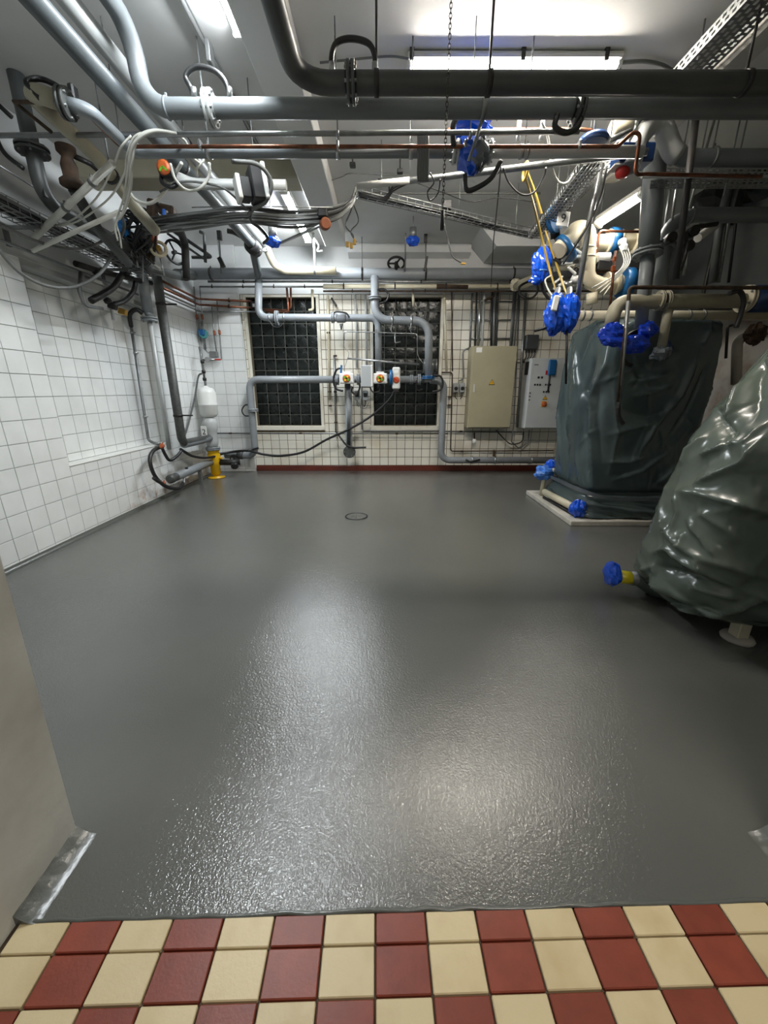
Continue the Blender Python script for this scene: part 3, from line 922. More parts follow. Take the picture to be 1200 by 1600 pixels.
cable('thick white cable in the hank, bent like a hook', pD((276,208,3.3),(240,205,3.26),(212,222,3.28),(203,250,3.35),(205,285,3.45),(196,325,3.6),(186,342,3.65)), .010, 'cable_white', group='pale cable hank')
cable('big grey cable loop sagging below the left cable basket', [aX(-12,378,-3.0), aX(30,425,-2.95), aX(75,447,-2.9), aX(120,447,-2.85), aX(158,425,-2.75), aX(182,385,-2.7), aX(194,355,-2.5), aX(190,335,-2.4)], .014, 'cable_grey')
cable('grey cable swag drooping between the basket and the junction', [aX(0,352,-3.0), aX(60,378,-2.95), aX(110,389,-2.9), aX(150,382,-2.85), aX(180,362,-2.8)], .014, 'cable_grey')
cable('white flexible hose in a U below the round indicator', pD((200,296,3.9),(212,312,3.9),(232,318,3.9),(250,308,3.9),(264,288,3.9),(276,268,3.85),(284,254,3.8)), .013, 'cable_white')
cable('white cable hook hanging from the slim cross pipe', pD((276,208,3.4),(290,222,3.5),(300,245,3.6),(312,255,3.7)), .01, 'cable_white')
cable('white flexible hose ring near the two ceiling pipes', pD((266,255,3.7),(274,280,3.75),(292,297,3.8),(312,294,3.8),(326,276,3.8),(327,254,3.75)), .011, 'cable_white')
cable('thin white cable dangling beside the hose ring', pD((314,236,3.7),(318,250,3.7),(308,262,3.7),(308,276,3.75)), .008, 'cable_white')
cable('grey cable dipping from the hose ring towards the cable run', pD((250,300,3.9),(285,284,3.85),(330,288,3.85),(355,298,3.9),(385,326,4.2)), .009, 'cable_grey')
# round position indicator
p = aY(256,262,3.75)
t = thing('valve_indicator', 'round orange and green valve position indicator in black housing', 'indicator', p)
MB().lathe(p+V(0,.10,0), (0,-1,0), [(.05,0),(.062,.02),(.062,.08),(.05,.1)]).build('housing', 'black', t)
MB().lathe(p, (0,-1,0), [(.052,0),(.052,.012),(.03,.02)]).build('dome', 'orange', t)
for a in (0.7, 2.3): 
    rot = Matrix.Rotation(a, 3, 'Y'); MB().box(p+V(.0,-.021,0)+rot@V(.02,0,0), (.042,.006,.014), rot).build('arrow', 'green', t)
MB().tube([p+V(0,.1,0), p+V(.1,.3,.02), p+V(.9,.32,.02)], .04, .1).build('pipe', 'pipe_light', t)
loop(t, [p+V(-.05,.05,-.02), p+V(-.04,.02,-.09), p+V(.03,.02,-.12), p+V(.08,.05,-.08)], .016)
# boxy floodlight-like device with its cable
p = aY(400,290,3.9)
t = thing('instrument_box', 'black and white instrument box hung over the cable run', 'instrument', p)
rot = Matrix.Rotation(-.12, 3, 'Y') @ Matrix.Rotation(.5, 3, 'Z')
MB().box(p, (.10,.16,.24), rot, bev=.01).build('body', 'black', t)
MB().box(p+rot@V(.06,-.02,.01), (.035,.15,.25), rot, bev=.006).build('face_plate', 'white_plastic', t)
MB().box(p+rot@V(-.10,0,-.04), (.08,.12,.15), rot, bev=.008).build('side_module', 'black', t)
MB().box(p+rot@V(-.155,0,-.04), (.035,.13,.17), rot, bev=.006).build('side_cover', 'white_plastic', t)
MB().lathe(p+rot@V(.08,-.04,0), rot@V(1,-.4,0), [(.05,0),(.05,.03),(.03,.05)], 12).build('knob', 'black', t)
loop(t, pD((362,252,3.6),(400,256,3.7),(420,275,3.8),(424,296,3.85),(414,316,3.9),(398,325,3.95),(388,335,4.0)), .016, 'cable_grey', 'cable')
loop(t, pD((392,326,3.95),(392,345,4.1),(408,358,4.3),(418,372,4.4),(412,380,4.5)), .014, 'rubber', 'hose')
rod(t, p+V(0,0,.1), .004)

# cable run across the room
t = thing('cable_run', 'flat bundle of grey cables crossing the room on a wire tray', 'cables', aY(400,340,4.3))
for i in range(13):
    o = i*1.9
    pts = pD((225,352-10+o*.9,4.7),(300,341-9+o,4.45),(380,330-4+o,4.3),(455,338-8+o*1.05,4.3),(520,332-8+o,4.35),(548,315-6+o*.7,4.4),(556,290+o*.8,4.45))
    pts = [q + V(0, random.uniform(-.03,.03), random.uniform(-.008,.008)) for q in pts]
    MB().cable(pts, random.uniform(.008,.012), 6, 5).build('cable', ('cable_grey','cable_dark','cable_grey','steel_dull')[i % 4], t)
w = MB()
for dz in (-8, 12): w.tube(pD((300,332+dz,4.42),(380,330+dz,4.28),(520,332+dz,4.33)), .005, n=5)
w.build('tray_wire', 'steel', t)
# brown round junction on the run
p = aY(508,350,4.25)
t = thing('sounder', 'rust brown round sounder with black cap on the cable run', 'sounder', p)
MB().lathe(p, (.3,-1,-.2), [(.03,-.05),(.05,-.03),(.05,.03),(.038,.05)]).build('body', 'brown_orange', t)
MB().box(p+V(-.02,.03,.09), (.09,.09,.07), bev=.01).build('cap', 'black', t)
MB().tube([p+V(-.01,0,-.0), aY(440,379,4.6)], .014, n=8).build('arm', 'steel', t)
# centre tray going back to the right
A, B = aZ(562,306,3.35), aZ(838,371,3.35)
t = thing('cable_basket', 'wire basket tray slanting back across the ceiling centre', 'cable tray', A)
d = (B-A).normalized(); s = d.cross(V(0,0,1)).normalized(); L = (B-A).length
w = MB()
for k in (-.06,0,.06): w.tube([A+s*k, B+s*k], .004, n=5)
for k in (-.075,.075): w.tube([A+s*k+V(0,0,.05), B+s*k+V(0,0,.05)], .005, n=5)
for i in range(int(L/.1)):
    q = A + d*(i*.1)
    w.tube([q-s*.075+V(0,0,.055), q-s*.07, q+s*.07, q+s*.075+V(0,0,.055)], .004, n=5)
w.build('basket', 'steel', t)
for i in range(6):
    k = -.055+.02*i
    MB().cable([A+s*k+d*(L*j/6)+V(0,0,.016+random.uniform(0,.02)) for j in range(7)], random.uniform(.007,.011), 6, 4).build('cable', ('cable_dark','cable_grey')[i % 2], t)
for f in (.1,.5,.85): rod(t, A+d*L*f+V(0,0,.02), .004)
MB().box(A+d*L*.43+V(0,-.03,.09), (.10,.08,.08), bev=.008).build('junction_box', 'black', t)
lab = ['black wire looping up from the tray start, upper', 'black wire looping up from the tray start, middle', 'black wire looping up from the tray start, lower']
for i, l in enumerate(lab): cable(l, pD((560,300+3*i,4.4),(600,312-2*i,4.3),(615,298-4*i,4.2),(640,285-2*i,4.05)), .007, 'cable_dark', group='wires at the tray start')
cable('dark wires dangling with bare yellow ends below the cable run', pD((556,300,4.4),(548,330,4.5),(540,352,4.5),(552,368,4.5),(553,382,4.5)), .007, 'cable_dark')
cable('second dangling wire with yellow end below the cable run', pD((552,318,4.4),(560,345,4.5),(548,362,4.5),(557,378,4.5)), .006, 'cable_dark')
for i,(x,y) in enumerate(((549,384),(554,378),(543,262+120))):
    p = aY(x,y,4.5); tag(MB().box(p, (.03,.02,.05), bev=.004).build('wire_connector', 'brass'), ['lower brass yellow wire connector hanging below the run','upper brass yellow wire connector hanging below the run','left brass yellow wire connector hanging below the run'][i], 'connector', 'wire connectors')
hc = A+d*L*.43
t = thing('hanging_cable', 'cable hanging straight down from the centre tray to a bare plug', 'cable', hc)
MB().cable([hc+V(0,0,.06), hc+V(0,-.05,-.02)]+pD((693,345,4.6),(700,375,4.6),(707,400,4.6),(724,412,4.6)), .007, 6, 6).build('cable', 'cable_dark', t)
MB().box(aY(724,412,4.6), (.05,.02,.02), bev=.004).build('plug', 'brass', t)
cable('long thin black cable dropping from the cross pipe past the tray', pD((783,254,3.7),(780,290,4.2),(776,330,4.8),(771,380,5.6),(767,448,6.9)), .006, 'cable_dark')
cable('black cable sagging in a wide U under the slanting conduit', pD((786,262,3.75),(795,285,3.8),(815,304,3.8),(835,300,3.8),(850,275,3.75),(853,262,3.7)), .007, 'cable_dark')
cable('thin grey wire strung along the ceiling centre', pD((590,280,5.2),(640,283,5.2),(690,300,5.2),(735,315,5.0),(780,309,5.0),(840,316,5.0)), .005, 'cable_dark')
cable('thin looped wire beside the flat cable hank', pD((672,270,3.6),(678,285,3.6),(668,300,3.65),(672,313,3.7),(684,302,3.7),(688,280,3.6)), .006, 'cable_dark')
cable('straight rod like conduit on the ceiling behind the tray', [aZ(560,302,3.82), aZ(845,302,3.82)], .012, 'cable_grey')
# chain hoist chain
t = thing('chain', 'thin dark chain hanging down past the overhead pipes', 'chain', aY(699,0,2.75))
xa, xb = aY(699,-60,2.75), aY(692,318,2.75)
n = 62
lk = MB().torus((0,0,0), (0,1,0), .0075, .0019, 10, 5).mesh('link'); lk.materials.append(M['chain'])
top = V(.36,2.78,H); bot = aY(692,320,2.78)
for i in range(n):
    q = top.lerp(bot, i/(n-1)); o = share(lk, 'link', t, q, (0,0,R(90)*(i % 2))); o.scale = (1,1,1.9)
MB().cyl(bot-V(0,0,.03), (0,0,-1), .012, .10, 10).build('weight', 'black', t)

# ceiling-hung bits towards the back
def blue_sensor(x, y, Y, lab):
    p = aY(x,y,Y)
    t = thing('wrapped_sensor', lab, 'sensor', p)
    MB().cyl(p+V(0,0,.06), (0,0,1), .05, .12, 14).build('body', 'steel_dull', t)
    MB().blob(p+V(0,0,.02), (.10,.08,.06), int(x), .14).build('wrap', 'blue_bag', t)
    MB().tube([p+V(0,0,.17), V(p.x,p.y,H)], .008, n=6).build('hanger_rod', 'steel_dull', t)
blue_sensor(427,381,5.6,'sensor in blue film left of the strip light at the rear')
blue_sensor(645,379,6.4,'sensor in blue film hanging at the rear ceiling centre')
t = thing('pipe_hanger', 'black turnbuckle hanger dropping to the rear pipe', 'hanger', aY(665,420,7.05))
MB().tube([aY(665,425,7.05), aY(665,372,7.05)], .008, n=6).build('rod', 'steel_dull', t)
MB().box(aY(665,372,7.05), (.05,.04,.12)).build('bracket', 'black', t)
MB().box(aY(665.5,412,7.05), (.04,.03,.2), Matrix.Rotation(.12,3,'Y')).build('turnbuckle', 'black_metal', t)
tag(MB().tube([aY(633,424,7.0), aY(634,352,7.0), V(aY(634,352,7.0).x,7.0,H)], .012, n=6).build('hanger_rod', 'steel_dull'), 'tall pale hanger rod beside the hanging sensor', 'rod')
for i,(x,y) in enumerate(((551,258),(625,268),(608,315))):
    p = aZ(x,y,3.7)
    t = thing('ceiling_bracket', ['small angled ceiling bracket beside the white beam','black ceiling bracket above the slanting conduit','small ceiling hook beside the centre tray'][i], 'bracket', p, 'ceiling brackets')
    MB().tube([p, V(p.x,p.y,H)], .009, n=6).build('rod', 'black_metal', t); MB().box(p, (.06,.05,.04), bev=.006).build('foot', 'black', t)
cable('thin wire fixed to the ceiling bracket near the beam', [aZ(516,282,3.82), aZ(535,276,3.82), aZ(549,271,3.8), aZ(600,273,3.83), aZ(640,274,3.83)], .005, 'cable_grey')
t = thing('conduit_line', 'pair of thin conduits running along the left ceiling bay', 'conduit', V(-1.22,3.0,3.83))
for i, x in enumerate((-1.24, -1.27)): MB().tube([V(x,1.0,3.835), V(x,4.95,3.835)], .006, n=6).build('conduit', 'steel_dull', t)
MB().box(aZ(328,85,3.76), (.03,.09,.12), bev=.004).build('bracket', 'galv', t)
MB().cable([aZ(965,100,3.8), aZ(1005,97,3.82), aZ(1030,100,3.84), aZ(1048,110,3.84), aZ(1062,125,3.84)], .012).build('lamp_cable', 'cable_grey', t) if False else None
cable('grey feed cable leaving the right end of the long ceiling light', [aZ(966,98,3.80), aZ(1005,96,3.82), aZ(1030,100,3.83), aZ(1046,107,3.83), aZ(1060,118,3.83)], .012, 'cable_grey')
cable('thin grey feed cable left of the long ceiling light', [aZ(500,98,3.83), aZ(560,92,3.83), aZ(610,88,3.83), aZ(640,92,3.8)], .007, 'cable_grey')

# tangle of valves on the left wall near the rear
P = lambda x,y,Y: aY(x,y,Y)
t = thing('valve_cluster', 'dark valve manifold with black hoses high on the left wall', 'valve', P(170,455,5.0))
MB().tube([aX(118,412,-3.16), aX(150,422,-3.14), aX(215,438,-3.12), aX(236,442,-3.12)], .03, .1).build('manifold', 'black_metal', t)
MB().tube([aX(126,425,-3.16), aX(124,455,-3.16), aX(132,478,-3.16), aX(160,482,-3.14)], .018, .05).build('drop_pipe', 'steel_dull', t)
loop(t, [aX(142,470,-3.14), aX(160,460,-3.1), aX(178,448,-3.08), aX(190,430,-3.06)], .035, 'rubber', 'hose')
loop(t, [aX(178,476,-3.12), aX(195,470,-3.1), aX(208,455,-3.08), aX(212,440,-3.06)], .028, 'rubber', 'hose')
for (x,y,Y,s) in ((176,478,5.0,.07),(168,470,4.95,.055),(150,425,4.9,.06),(196,425,5.1,.08),(216,420,5.2,.08),(205,405,5.1,.09),(180,412,5.0,.05)):
    MB().box(aX(x,y,-3.13), (s,s,s*1.3), Matrix.Rotation(x*.1,3,'Y'), bev=.012).build('fitting', 'black_metal', t)
MB().box(aX(192,487,-3.13), (.09,.06,.07), Matrix.Rotation(.3,3,'Y'), bev=.008).build('brass_block', 'brass', t)
MB().box(aX(176,492,-3.13), (.03,.03,.12), bev=.006).build('tap', 'steel', t)
t = thing('valve_cluster', 'rusty junction of valves where the left pipes meet the risers', 'valve', P(235,400,5.1))
for (x,y,Y,w_,h_,m_) in ((200,390,5.0,.16,.16,'pipe_dark'),(224,378,5.1,.14,.2,'black_metal'),(230,365,5.0,.09,.16,'steel_dull'),(238,330,4.8,.08,.2,'rust'),(239,365,5.0,.07,.2,'orange'),(236,396,5.1,.06,.16,'rust'),(262,330,4.9,.16,.1,'rust'),(215,395,5.1,.07,.1,'black_metal'),(205,372,5.0,.07,.12,'black_metal')):
    MB().box(P(x,y,Y), (w_,.10,h_), Matrix.Rotation(.2,3,'Y'), bev=.015).build('fitting', m_, t)
MB().blob(P(192,354,4.9), (.07,.06,.09), 4, .12).build('blue_cap', 'blue_paint', t)
MB().box(P(256,335,4.8), (.03,.03,.10), Matrix.Rotation(.2,3,'Y'), bev=.008).build('blue_tag', 'blue_light_bag', t)
q = P(248,389,5.0)
MB().torus(q, (.4,-1,.2), .075, .018, 20, 7).build('ring_wheel', 'pipe_beige', t); MB().lathe(q, (.4,-1,.2), [(.03,-.06),(.03,.03),(.018,.05)],10).build('hub', 'brass', t)
MB().tube([q+V(0,0,-.08), q+V(.02,0,-.26)], .008, n=6).build('pin', 'steel', t)
MB().tube([P(210,383,5.0), P(232,420,5.4), P(250,425,5.6), P(285,432,6.3)], .05, .1).build('link_pipe', 'pipe_dark', t)
loop(t, pD((215,365,5.0),(228,350,5.0),(255,342,4.9),(262,330,4.85)), .012, 'cable_white', 'cable')
loop(t, pD((212,386,5.0),(225,400,5.1),(240,412,5.2),(250,420,5.3)), .012, 'cable_white', 'cable')
for i in range(20):
    a = random.Random(i)
    loop(t, pD((190+a.uniform(-15,60),325+a.uniform(-8,12),4.8),(215+a.uniform(-20,35),342+a.uniform(-14,14),4.85),(205+a.uniform(-20,40),366+a.uniform(-14,14),4.9),(225+a.uniform(-25,20),395+a.uniform(-12,25),5.0)), a.uniform(.008,.014), 'rubber', 'cable')
for (x0,y0,x1,y1) in ((213,398,215,418),(222,400,224,440),(196,372,190,400)):
    MB().tube([P(x0,y0,5.05), P(x1,y1,5.05)], .01, n=6).build('pin', 'steel', t)
# black stop valve further back
q = P(287,405,6.2)
t = thing('stop_valve', 'upright black stop valve at the left end of the long rear pipe', 'valve', q-V(0,0,.25))
MB().tube([P(262,352,5.6), P(282,362,5.9), P(289,380,6.2), q-V(0,0,.25)], .05, .12).build('body', 'black_metal', t)
handwheel(t, q+V(-.07,-.08,.06), (1,-.6,0), .14, 'black', .016)
MB().tube([q-V(0,0,.2), P(275,428,6.3), P(302,430,6.9)], .07, .1).build('pipe', 'pipe_dark', t)
t = thing('hanging_rack', 'angled steel pipe rack hung above the rear left corner', 'rack', P(320,380,6.6))
MB().tube([P(255,350,6.0), P(332,402,6.8), P(300,402,6.8)], .022, .04).build('rail', 'pipe_dark', t)
MB().tube([P(262,365,6.0), P(318,404,6.7)], .016).build('rail', 'pipe_dark', t)
MB().tube([P(312,362,6.6), P(319,365,6.6), P(321,410,6.6)], .022, .03).build('post', 'pipe_dark', t)
MB().tube([P(342,366,6.8), P(346,428,6.8)], .012).build('post', 'pipe_dark', t)
MB().box(P(343,368,6.8), (.06,.05,.12)).build('bracket', 'black', t)
MB().box(P(346,410,6.8), (.06,.05,.14), Matrix.Rotation(-.4,3,'Y')).build('turnbuckle', 'black_metal', t)

# ---- risers on the left wall
XVv = -3.09
t = pipe_run('riser_pipe', 'speckled dark bare steel riser on the left wall', 'pipe', [V(XVv,5.96,3.02), V(XVv,5.96,.74), V(XVv+.02,6.9,.72)], .062, 'pipe_bare', .12)
for z in (2.66, 1.16): 
    clamp(t, V(XVv,5.96,z), (0,0,1), .062, 'black_metal'); MB().box(V(XVv+.11,5.98,z), (.2,.02,.02)).build('bracket', 'black_metal', t)
MB().tube([V(XVv,6.0,.73), V(XVv+.02,6.88,.72)], .063, n=14).build('painted_leg', 'pipe_wall', t)
t = pipe_run('riser_pipe', 'light grey riser with a flange beside the speckled dark one', 'pipe', [V(-3.12,5.66,3.0), V(-3.12,5.66,2.5)], .065, 'pipe_grey', 0)
flange(t, V(-3.12,5.66,2.42), (0,0,1), .10, 'pipe_grey', bolts=6)
MB().lathe(V(-3.12,5.66,2.43), (0,0,1), [(.03,0),(.065,.1)], 14).build('reducer', 'pipe_grey', t)
MB().tube([V(-3.12,5.66,2.42), V(-3.14,5.66,.70)], .03, n=12).build('lower_pipe', 'pipe_light', t)
t = thing('bypass_pipe', 'thin steel pipe in the niche with black hose bend on top', 'pipe', V(-3.36,5.5,.9))
loop(t, [V(-3.16,5.60,2.48), V(-3.22,5.57,2.52), V(-3.3,5.55,2.46), aX(205,510,-3.36)], .028, 'rubber', 'hose')
a1, a2 = aX(205,510,-3.36), aX(232,688,-3.38)
MB().tube([a1, a2, aX(240,692,-3.3), aX(250,694,-3.2)], .02, .06, 10).build('pipe', 'steel_dull', t)
for f in (.05, .22, .78): clamp(t, a1.lerp(a2, f), (a2-a1), .02, 'steel', .03)
t = thing('hose_loop', 'black rubber hose looping off the left wall to the floor pipe', 'hose', V(-3.15,5.6,.2))
loop(t, [aX(252,698,-3.18), aX(240,704,-3.13), aX(234,718,-3.1), aX(240,740,-3.08), aX(252,755,-3.08), aX(265,762,-3.06), aX(280,763,-3.04), aX(286,755,-3.06)], .026, 'rubber', 'hose')
loop(t, [aX(240,747,-3.05), aX(247,752,-3.05), aX(254,756,-3.06)], .024, 'rubber', 'hose_tail')
loop(t, [aX(252,697,-3.18), aX(258,710,-3.16), aX(265,719,-3.14), aX(275,714,-3.1), aX(284,704,-3.08)], .022, 'rubber', 'hose')
for (x,y) in ((253,697),(255,756)): clamp(t, aX(x,y,-3.1), (0.3,1,-.6), .027, 'orange', .03)
MB().tube([aX(287,742,-3.1), aX(288,756,-3.08), aX(282,763,-3.05)], .014, .03, 8).build('steel_tail', 'steel', t)
t = pipe_run('floor_pipe', 'capped grey pipe lying low along the left wall', 'pipe', [aX(275,745,-3.12), V(-3.1,6.85,.30)], .062, 'pipe_wall', 0)
p = aX(275,745,-3.12)
MB().lathe(p+V(0,.05,0), (0,-1,0), [(.05,0),(.06,.03),(.06,.12),(.05,.14),(.066,.15),(.066,.22),(.045,.24)], 12).build('cap', 'pipe_bare', t)
MB().box(p+V(.02,.3,.07), (.03,.04,.03)).build('bracket', 'black_metal', t); MB().box(V(-3.1,6.4,.12), (.05,.05,.26)).build('support', 'steel_dull', t)

# ================================================================== rear corner: pump, vessel, header pipes
BP = V(-3.07,6.95,0)
t = thing('booster_pump', 'yellow valve foot with grey pump body standing in the rear left corner', 'pump', BP)
MB().lathe(BP, (0,0,1), [(.02,0),(.15,.002),(.15,.016),(.05,.03),(.045,.06)], 24).build('foot', 'yellow', t)
MB().lathe(BP, (0,0,1), [(.06,.05),(.085,.07),(.085,.2),(.1,.22),(.11,.3),(.11,.42),(.09,.46),(.105,.47),(.105,.50)], 20).build('valve_body', 'yellow', t)
flange(t, BP+V(0,0,.53), (0,0,1), .125, 'pipe_wall', bolts=6)
MB().lathe(BP+V(0,0,.55), (0,0,1), [(.075,0),(.10,.05),(.11,.12),(.10,.25),(.12,.3),(.135,.42),(.10,.5),(.06,.52)], 20).build('pump_body', 'pipe_light', t)
MB().cyl(BP+V(.09,-.02,.36), (1,-.2,0), .02, .07, 8).build('plug', 'yellow', t)
MB().tube([BP+V(.05,0,.28), BP+V(.3,.05,.27), BP+V(.42,.1,.27)], .055, .05).build('outlet', 'black_metal', t)
MB().box(BP+V(.36,-.02,.22), (.12,.1,.12), bev=.03).build('coupling', 'black', t)
MB().box(BP+V(-.06,-.125,.83), (.10,.012,.20), bev=.004).build('number_plate', 'label_white', t)
text(t, '2', BP+V(-.06,-.1325,.83), .13, 'ink')
t = thing('expansion_vessel', 'small white expansion vessel above the yellow pump', 'vessel', BP+V(-.0,0,1.05))
MB().lathe(BP+V(0,.03,1.06), (0,0,1), [(.03,0),(.11,.02),(.15,.07),(.155,.22),(.158,.225),(.155,.23),(.155,.42),(.12,.49),(.04,.52),(.03,.54)], 24).build('shell', 'white_plastic', t)
q = BP+V(0,.03,1.6)
MB().tube([q, q+V(-.01,0,.5), q+V(-.06,.1,.62)], .018, .05, 8).build('feed_pipe', 'steel_dull', t)
for z in (.08,.2,.36): MB().cyl(q+V(0,0,z), (0,0,1), .032, .05, 8).build('fitting', 'black_metal', t)
MB().tube([q+V(0,0,.42), q+V(.22,0,.42)], .012, n=8).build('branch', 'steel', t)
MB().disc(q+V(.09,0,.42), (0,1,0), .04, .03).build('gauge', 'steel', t)
MB().box(q+V(.26,0,.42), (.11,.02,.022), bev=.005).build('red_lever', 'red', t)
loop(t, [q+V(-.02,-.02,.2), q+V(-.08,-.05,.14), q+V(-.12,-.2,-.2), q+V(-.14,-.5,-.6), q+V(-.12,-.75,-.80)], .014, 'pipe_dark', 'hose')
# header pipes on the rear wall
YH = 7.33
t = pipe_run('header_pipe', 'grey header pipe stepping up from the corner and across the left window', 'pipe',
    [aY(352,711,YH), aY(399.5,712,YH), aY(389,593,YH), aY(524,593,YH)], .062, 'pipe_wall', .16)
flange(t, aY(395.5,641,YH), (0,0,1), .095, 'pipe_wall', bolts=6)
loop(t, pY(YH-.02,(390,633),(383,633),(378,641),(382,649),(390,650)), .012)
MB().lathe(aY(375,711,YH)-V(.05,0,0), (1,0,0), [(.06,0),(.08,.02),(.08,.1),(.06,.12)], 12).build('union', 'pipe_bare', t)
handwheel(t, aY(366,717,YH-.1), (.3,-1,0), .07, 'black_metal', .012)
MB().tube([aY(340,709,7.2), aY(385,704,7.2), aY(404,700,7.3)], .018, .05, 8).build('side_line', 'rubber', t)
t = thing('control_manifold', 'row of motor valves with white actuators between the two windows', 'valve', aY(575,593,YH))
MB().tube([aY(524,593,YH), aY(668,593,YH)], .06, n=16).build('pipe', 'pipe_wall', t)
for x in (527, 560, 607, 655): flange(t, aY(x,593,YH), (1,0,0), .095, 'pipe_wall', bolts=6)
loop(t, pY(YH-.05,(535,575),(526,578),(521,593),(525,607),(536,611)), .018)
YA = YH-.18
for (x,lab) in ((542,'a'),(594,'b')):
    p = aY(x,591.5,YA)
    o = MB().box(p, (.25,.14,.17), bev=.015); a = o.build('actuator', 'white_plastic', t)
    MB().box(p+V(-.0,.02,.095), (.14,.08,.04), bev=.01).build('actuator_cover', 'white_plastic', a)
    for s in (-.09,.09): MB().disc(p+V(s,-.072,-.06), (0,1,0), .008, .006, 8).build('screw', 'steel', a)
    MB().lathe(p+V(0,-.06,0), (0,-1,0), [(.068,0),(.068,.02),(.05,.035)], 18).build('indicator', 'orange', a)
    for k in (.6, 2.2):
        rot = Matrix.Rotation(k,3,'Y'); MB().box(p+V(0,-.098,0), (.11,.006,.03), rot).build('indicator_mark', 'green' if k < 1 else 'warning_yellow', a)
    MB().cyl(p+V(0,.14,-.06), (0,0,-1), .05, .1, 10).build('yoke', 'pipe_dark', a)
MB().box(aY(533,581,YA+.05), (.03,.06,.22), Matrix.Rotation(.1,3,'Y')).build('blue_lever', 'blue_paint', t)
p = aY(573.5,588,YA-.02)
a = MB().box(p, (.21,.13,.36), bev=.012).build('controller', 'grey_plastic', t)
MB().box(p+V(.085,-.001,0), (.04,.134,.362), bev=.01).build('controller_edge', 'white_plastic', a)
for sx in (-1,1):
    for sz in (-1,1): MB().disc(p+V(sx*.09,-.066,sz*.165), (0,1,0), .007, .006, 8).build('screw', 'steel_dull', a)
p = aY(611,590,YA); MB().disc(p, (1,0,0), .13, .05, 20).build('blue_housing', 'blue_paint', t)
p = aY(619,591,YA-.02)
a = MB().box(p, (.135,.13,.36), bev=.018).build('actuator', 'white_plastic', t)
MB().lathe(p+V(0,-.055,-.03), (0,-1,0), [(.055,0),(.055,.02),(.04,.03)], 16).build('indicator', 'orange', a)
MB().box(p+V(0,-.088,-.03), (.09,.006,.026), Matrix.Rotation(.7,3,'Y')).build('indicator_mark', 'red', a)
MB().box(p+V(0,-.068,.10), (.07,.006,.05)).build('label_plate', 'label_white', a)
MB().box(p+V(0,0,-.20), (.09,.09,.05)).build('cable_gland', 'black', a)
for x,m_ in ((643,'pipe_wall'),): flange(t, aY(x,593,YH), (1,0,0), .08, m_, bolts=6)
loop(t, pY(YH-.05,(652,590),(650,602),(653,610),(660,608)), .01)
loop(t, pY(YA,(551,604),(550,612),(557,616),(562,606),(561,598)), .016, 'rubber', 'cable')
loop(t, pY(YA,(577,602),(582,612),(592,612),(594,607)), .012, 'rubber', 'cable')
loop(t, pY(YA,(599,600),(602,615),(600,622)), .006, 'rubber', 'cable')
t = pipe_run('header_pipe', 'grey header pipe looping over the right window and down to the manifold', 'pipe',
    [aY(585.5,432,7.12), aY(586,500,7.06), aY(670,502,7.06), aY(669.5,597,7.12)], .066, 'pipe_wall', .22)
flange(t, aY(585.7,466,7.09), (0,0,1), .105, 'pipe_wall', bolts=6)
loop(t, pY(7.02,(590,452),(600,452),(607,460),(604,470),(594,474)), .017)
for x in (613, 643): 
    clamp(t, aY(x,501,7.06), (1,0,0), .066, 'steel'); loop(t, pY(6.98,(x,505),(x-2,515),(x+1,522)), .006, 'steel_dull', 'wire')
flange(t, aY(669.5,590,7.115), (0,0,1), .11, 'blue_paint', bolts=6)
p = aY(672,572,7.22); MB().disc(p, (1,0,0), .10, .22, 16).build('valve_head', 'steel', t)
for dx in (-.1,.1): MB().disc(p+V(dx,0,0), (1,0,0), .115, .03, 16).build('valve_rim', 'steel_dull', t)
loop(t, pY(7.1,(677,586),(688,588),(692,598),(688,609),(676,612)), .018)
t = pipe_run('header_pipe', 'grey pipe dropping right of the right window and running low behind the machine', 'pipe',
    [aY(672,594,YH), aY(694,596,YH), aY(689,719,YH), aY(880,719,YH)], .062, 'pipe_wall', .17)
for x in (738, 773, 830):
    clamp(t, aY(x,719,YH), (1,0,0), .062, 'steel'); q = aY(x,719,YH); MB().box(V(q.x,(YH+YB)/2,q.z), (.03,YB-YH,.03)).build('wall_bracket', 'steel_dull', t)
MB().tube(pY(YH-.08,(728,718),(735,722),(750,718)), .016, n=6).build('lever', 'black_metal', t)
MB().box(aY(772,708,YH), (.05,.05,.12), bev=.01).build('vent', 'rust', t)
t = pipe_run('drain_pipe', 'grey vertical drain pipe ending in a blind flange above the skirting', 'pipe',
    [aY(544.5,603,YH), aY(545.5,706,YH), aY(545.5,706,YH)-V(0,.1,0)], .062, 'pipe_wall', .06)
p = aY(546,706,YH-.12); MB().disc(p, (0,1,0), .115, .03, 24).build('blind_flange', 'pipe_bare', t)
me = MB().cyl((0,-.03,0), (0,1,0), .012, .02, 6).mesh('bolt'); me.materials.append(M['steel_dull'])
for k in range(6): share(me, 'bolt', t, p + V(.085*math.cos(k*1.047),0,.085*math.sin(k*1.047)))
# hoses on the floor side
cable('long black hose sagging across the rear wall to the motor valves', pD((282,702,5.98),(302,713,6.3),(327,715,6.7),(352,708,7.15),(385,704,7.2),(412,710,7.2),(440,712,7.22),(475,706,7.2),(510,687,7.2),(545,671,7.15),(580,650,7.15),(606,627,7.12),(618,608,7.12)), .022, 'rubber', 'hose', 'hose')
cable('short black hose hooked on the vertical drain pipe', pD((526,676,7.4),(533,685,7.35),(541,695,7.2),(552,699,7.18),(563,699,7.18),(572,699,7.18)), .018, 'rubber', 'hose', 'hose')
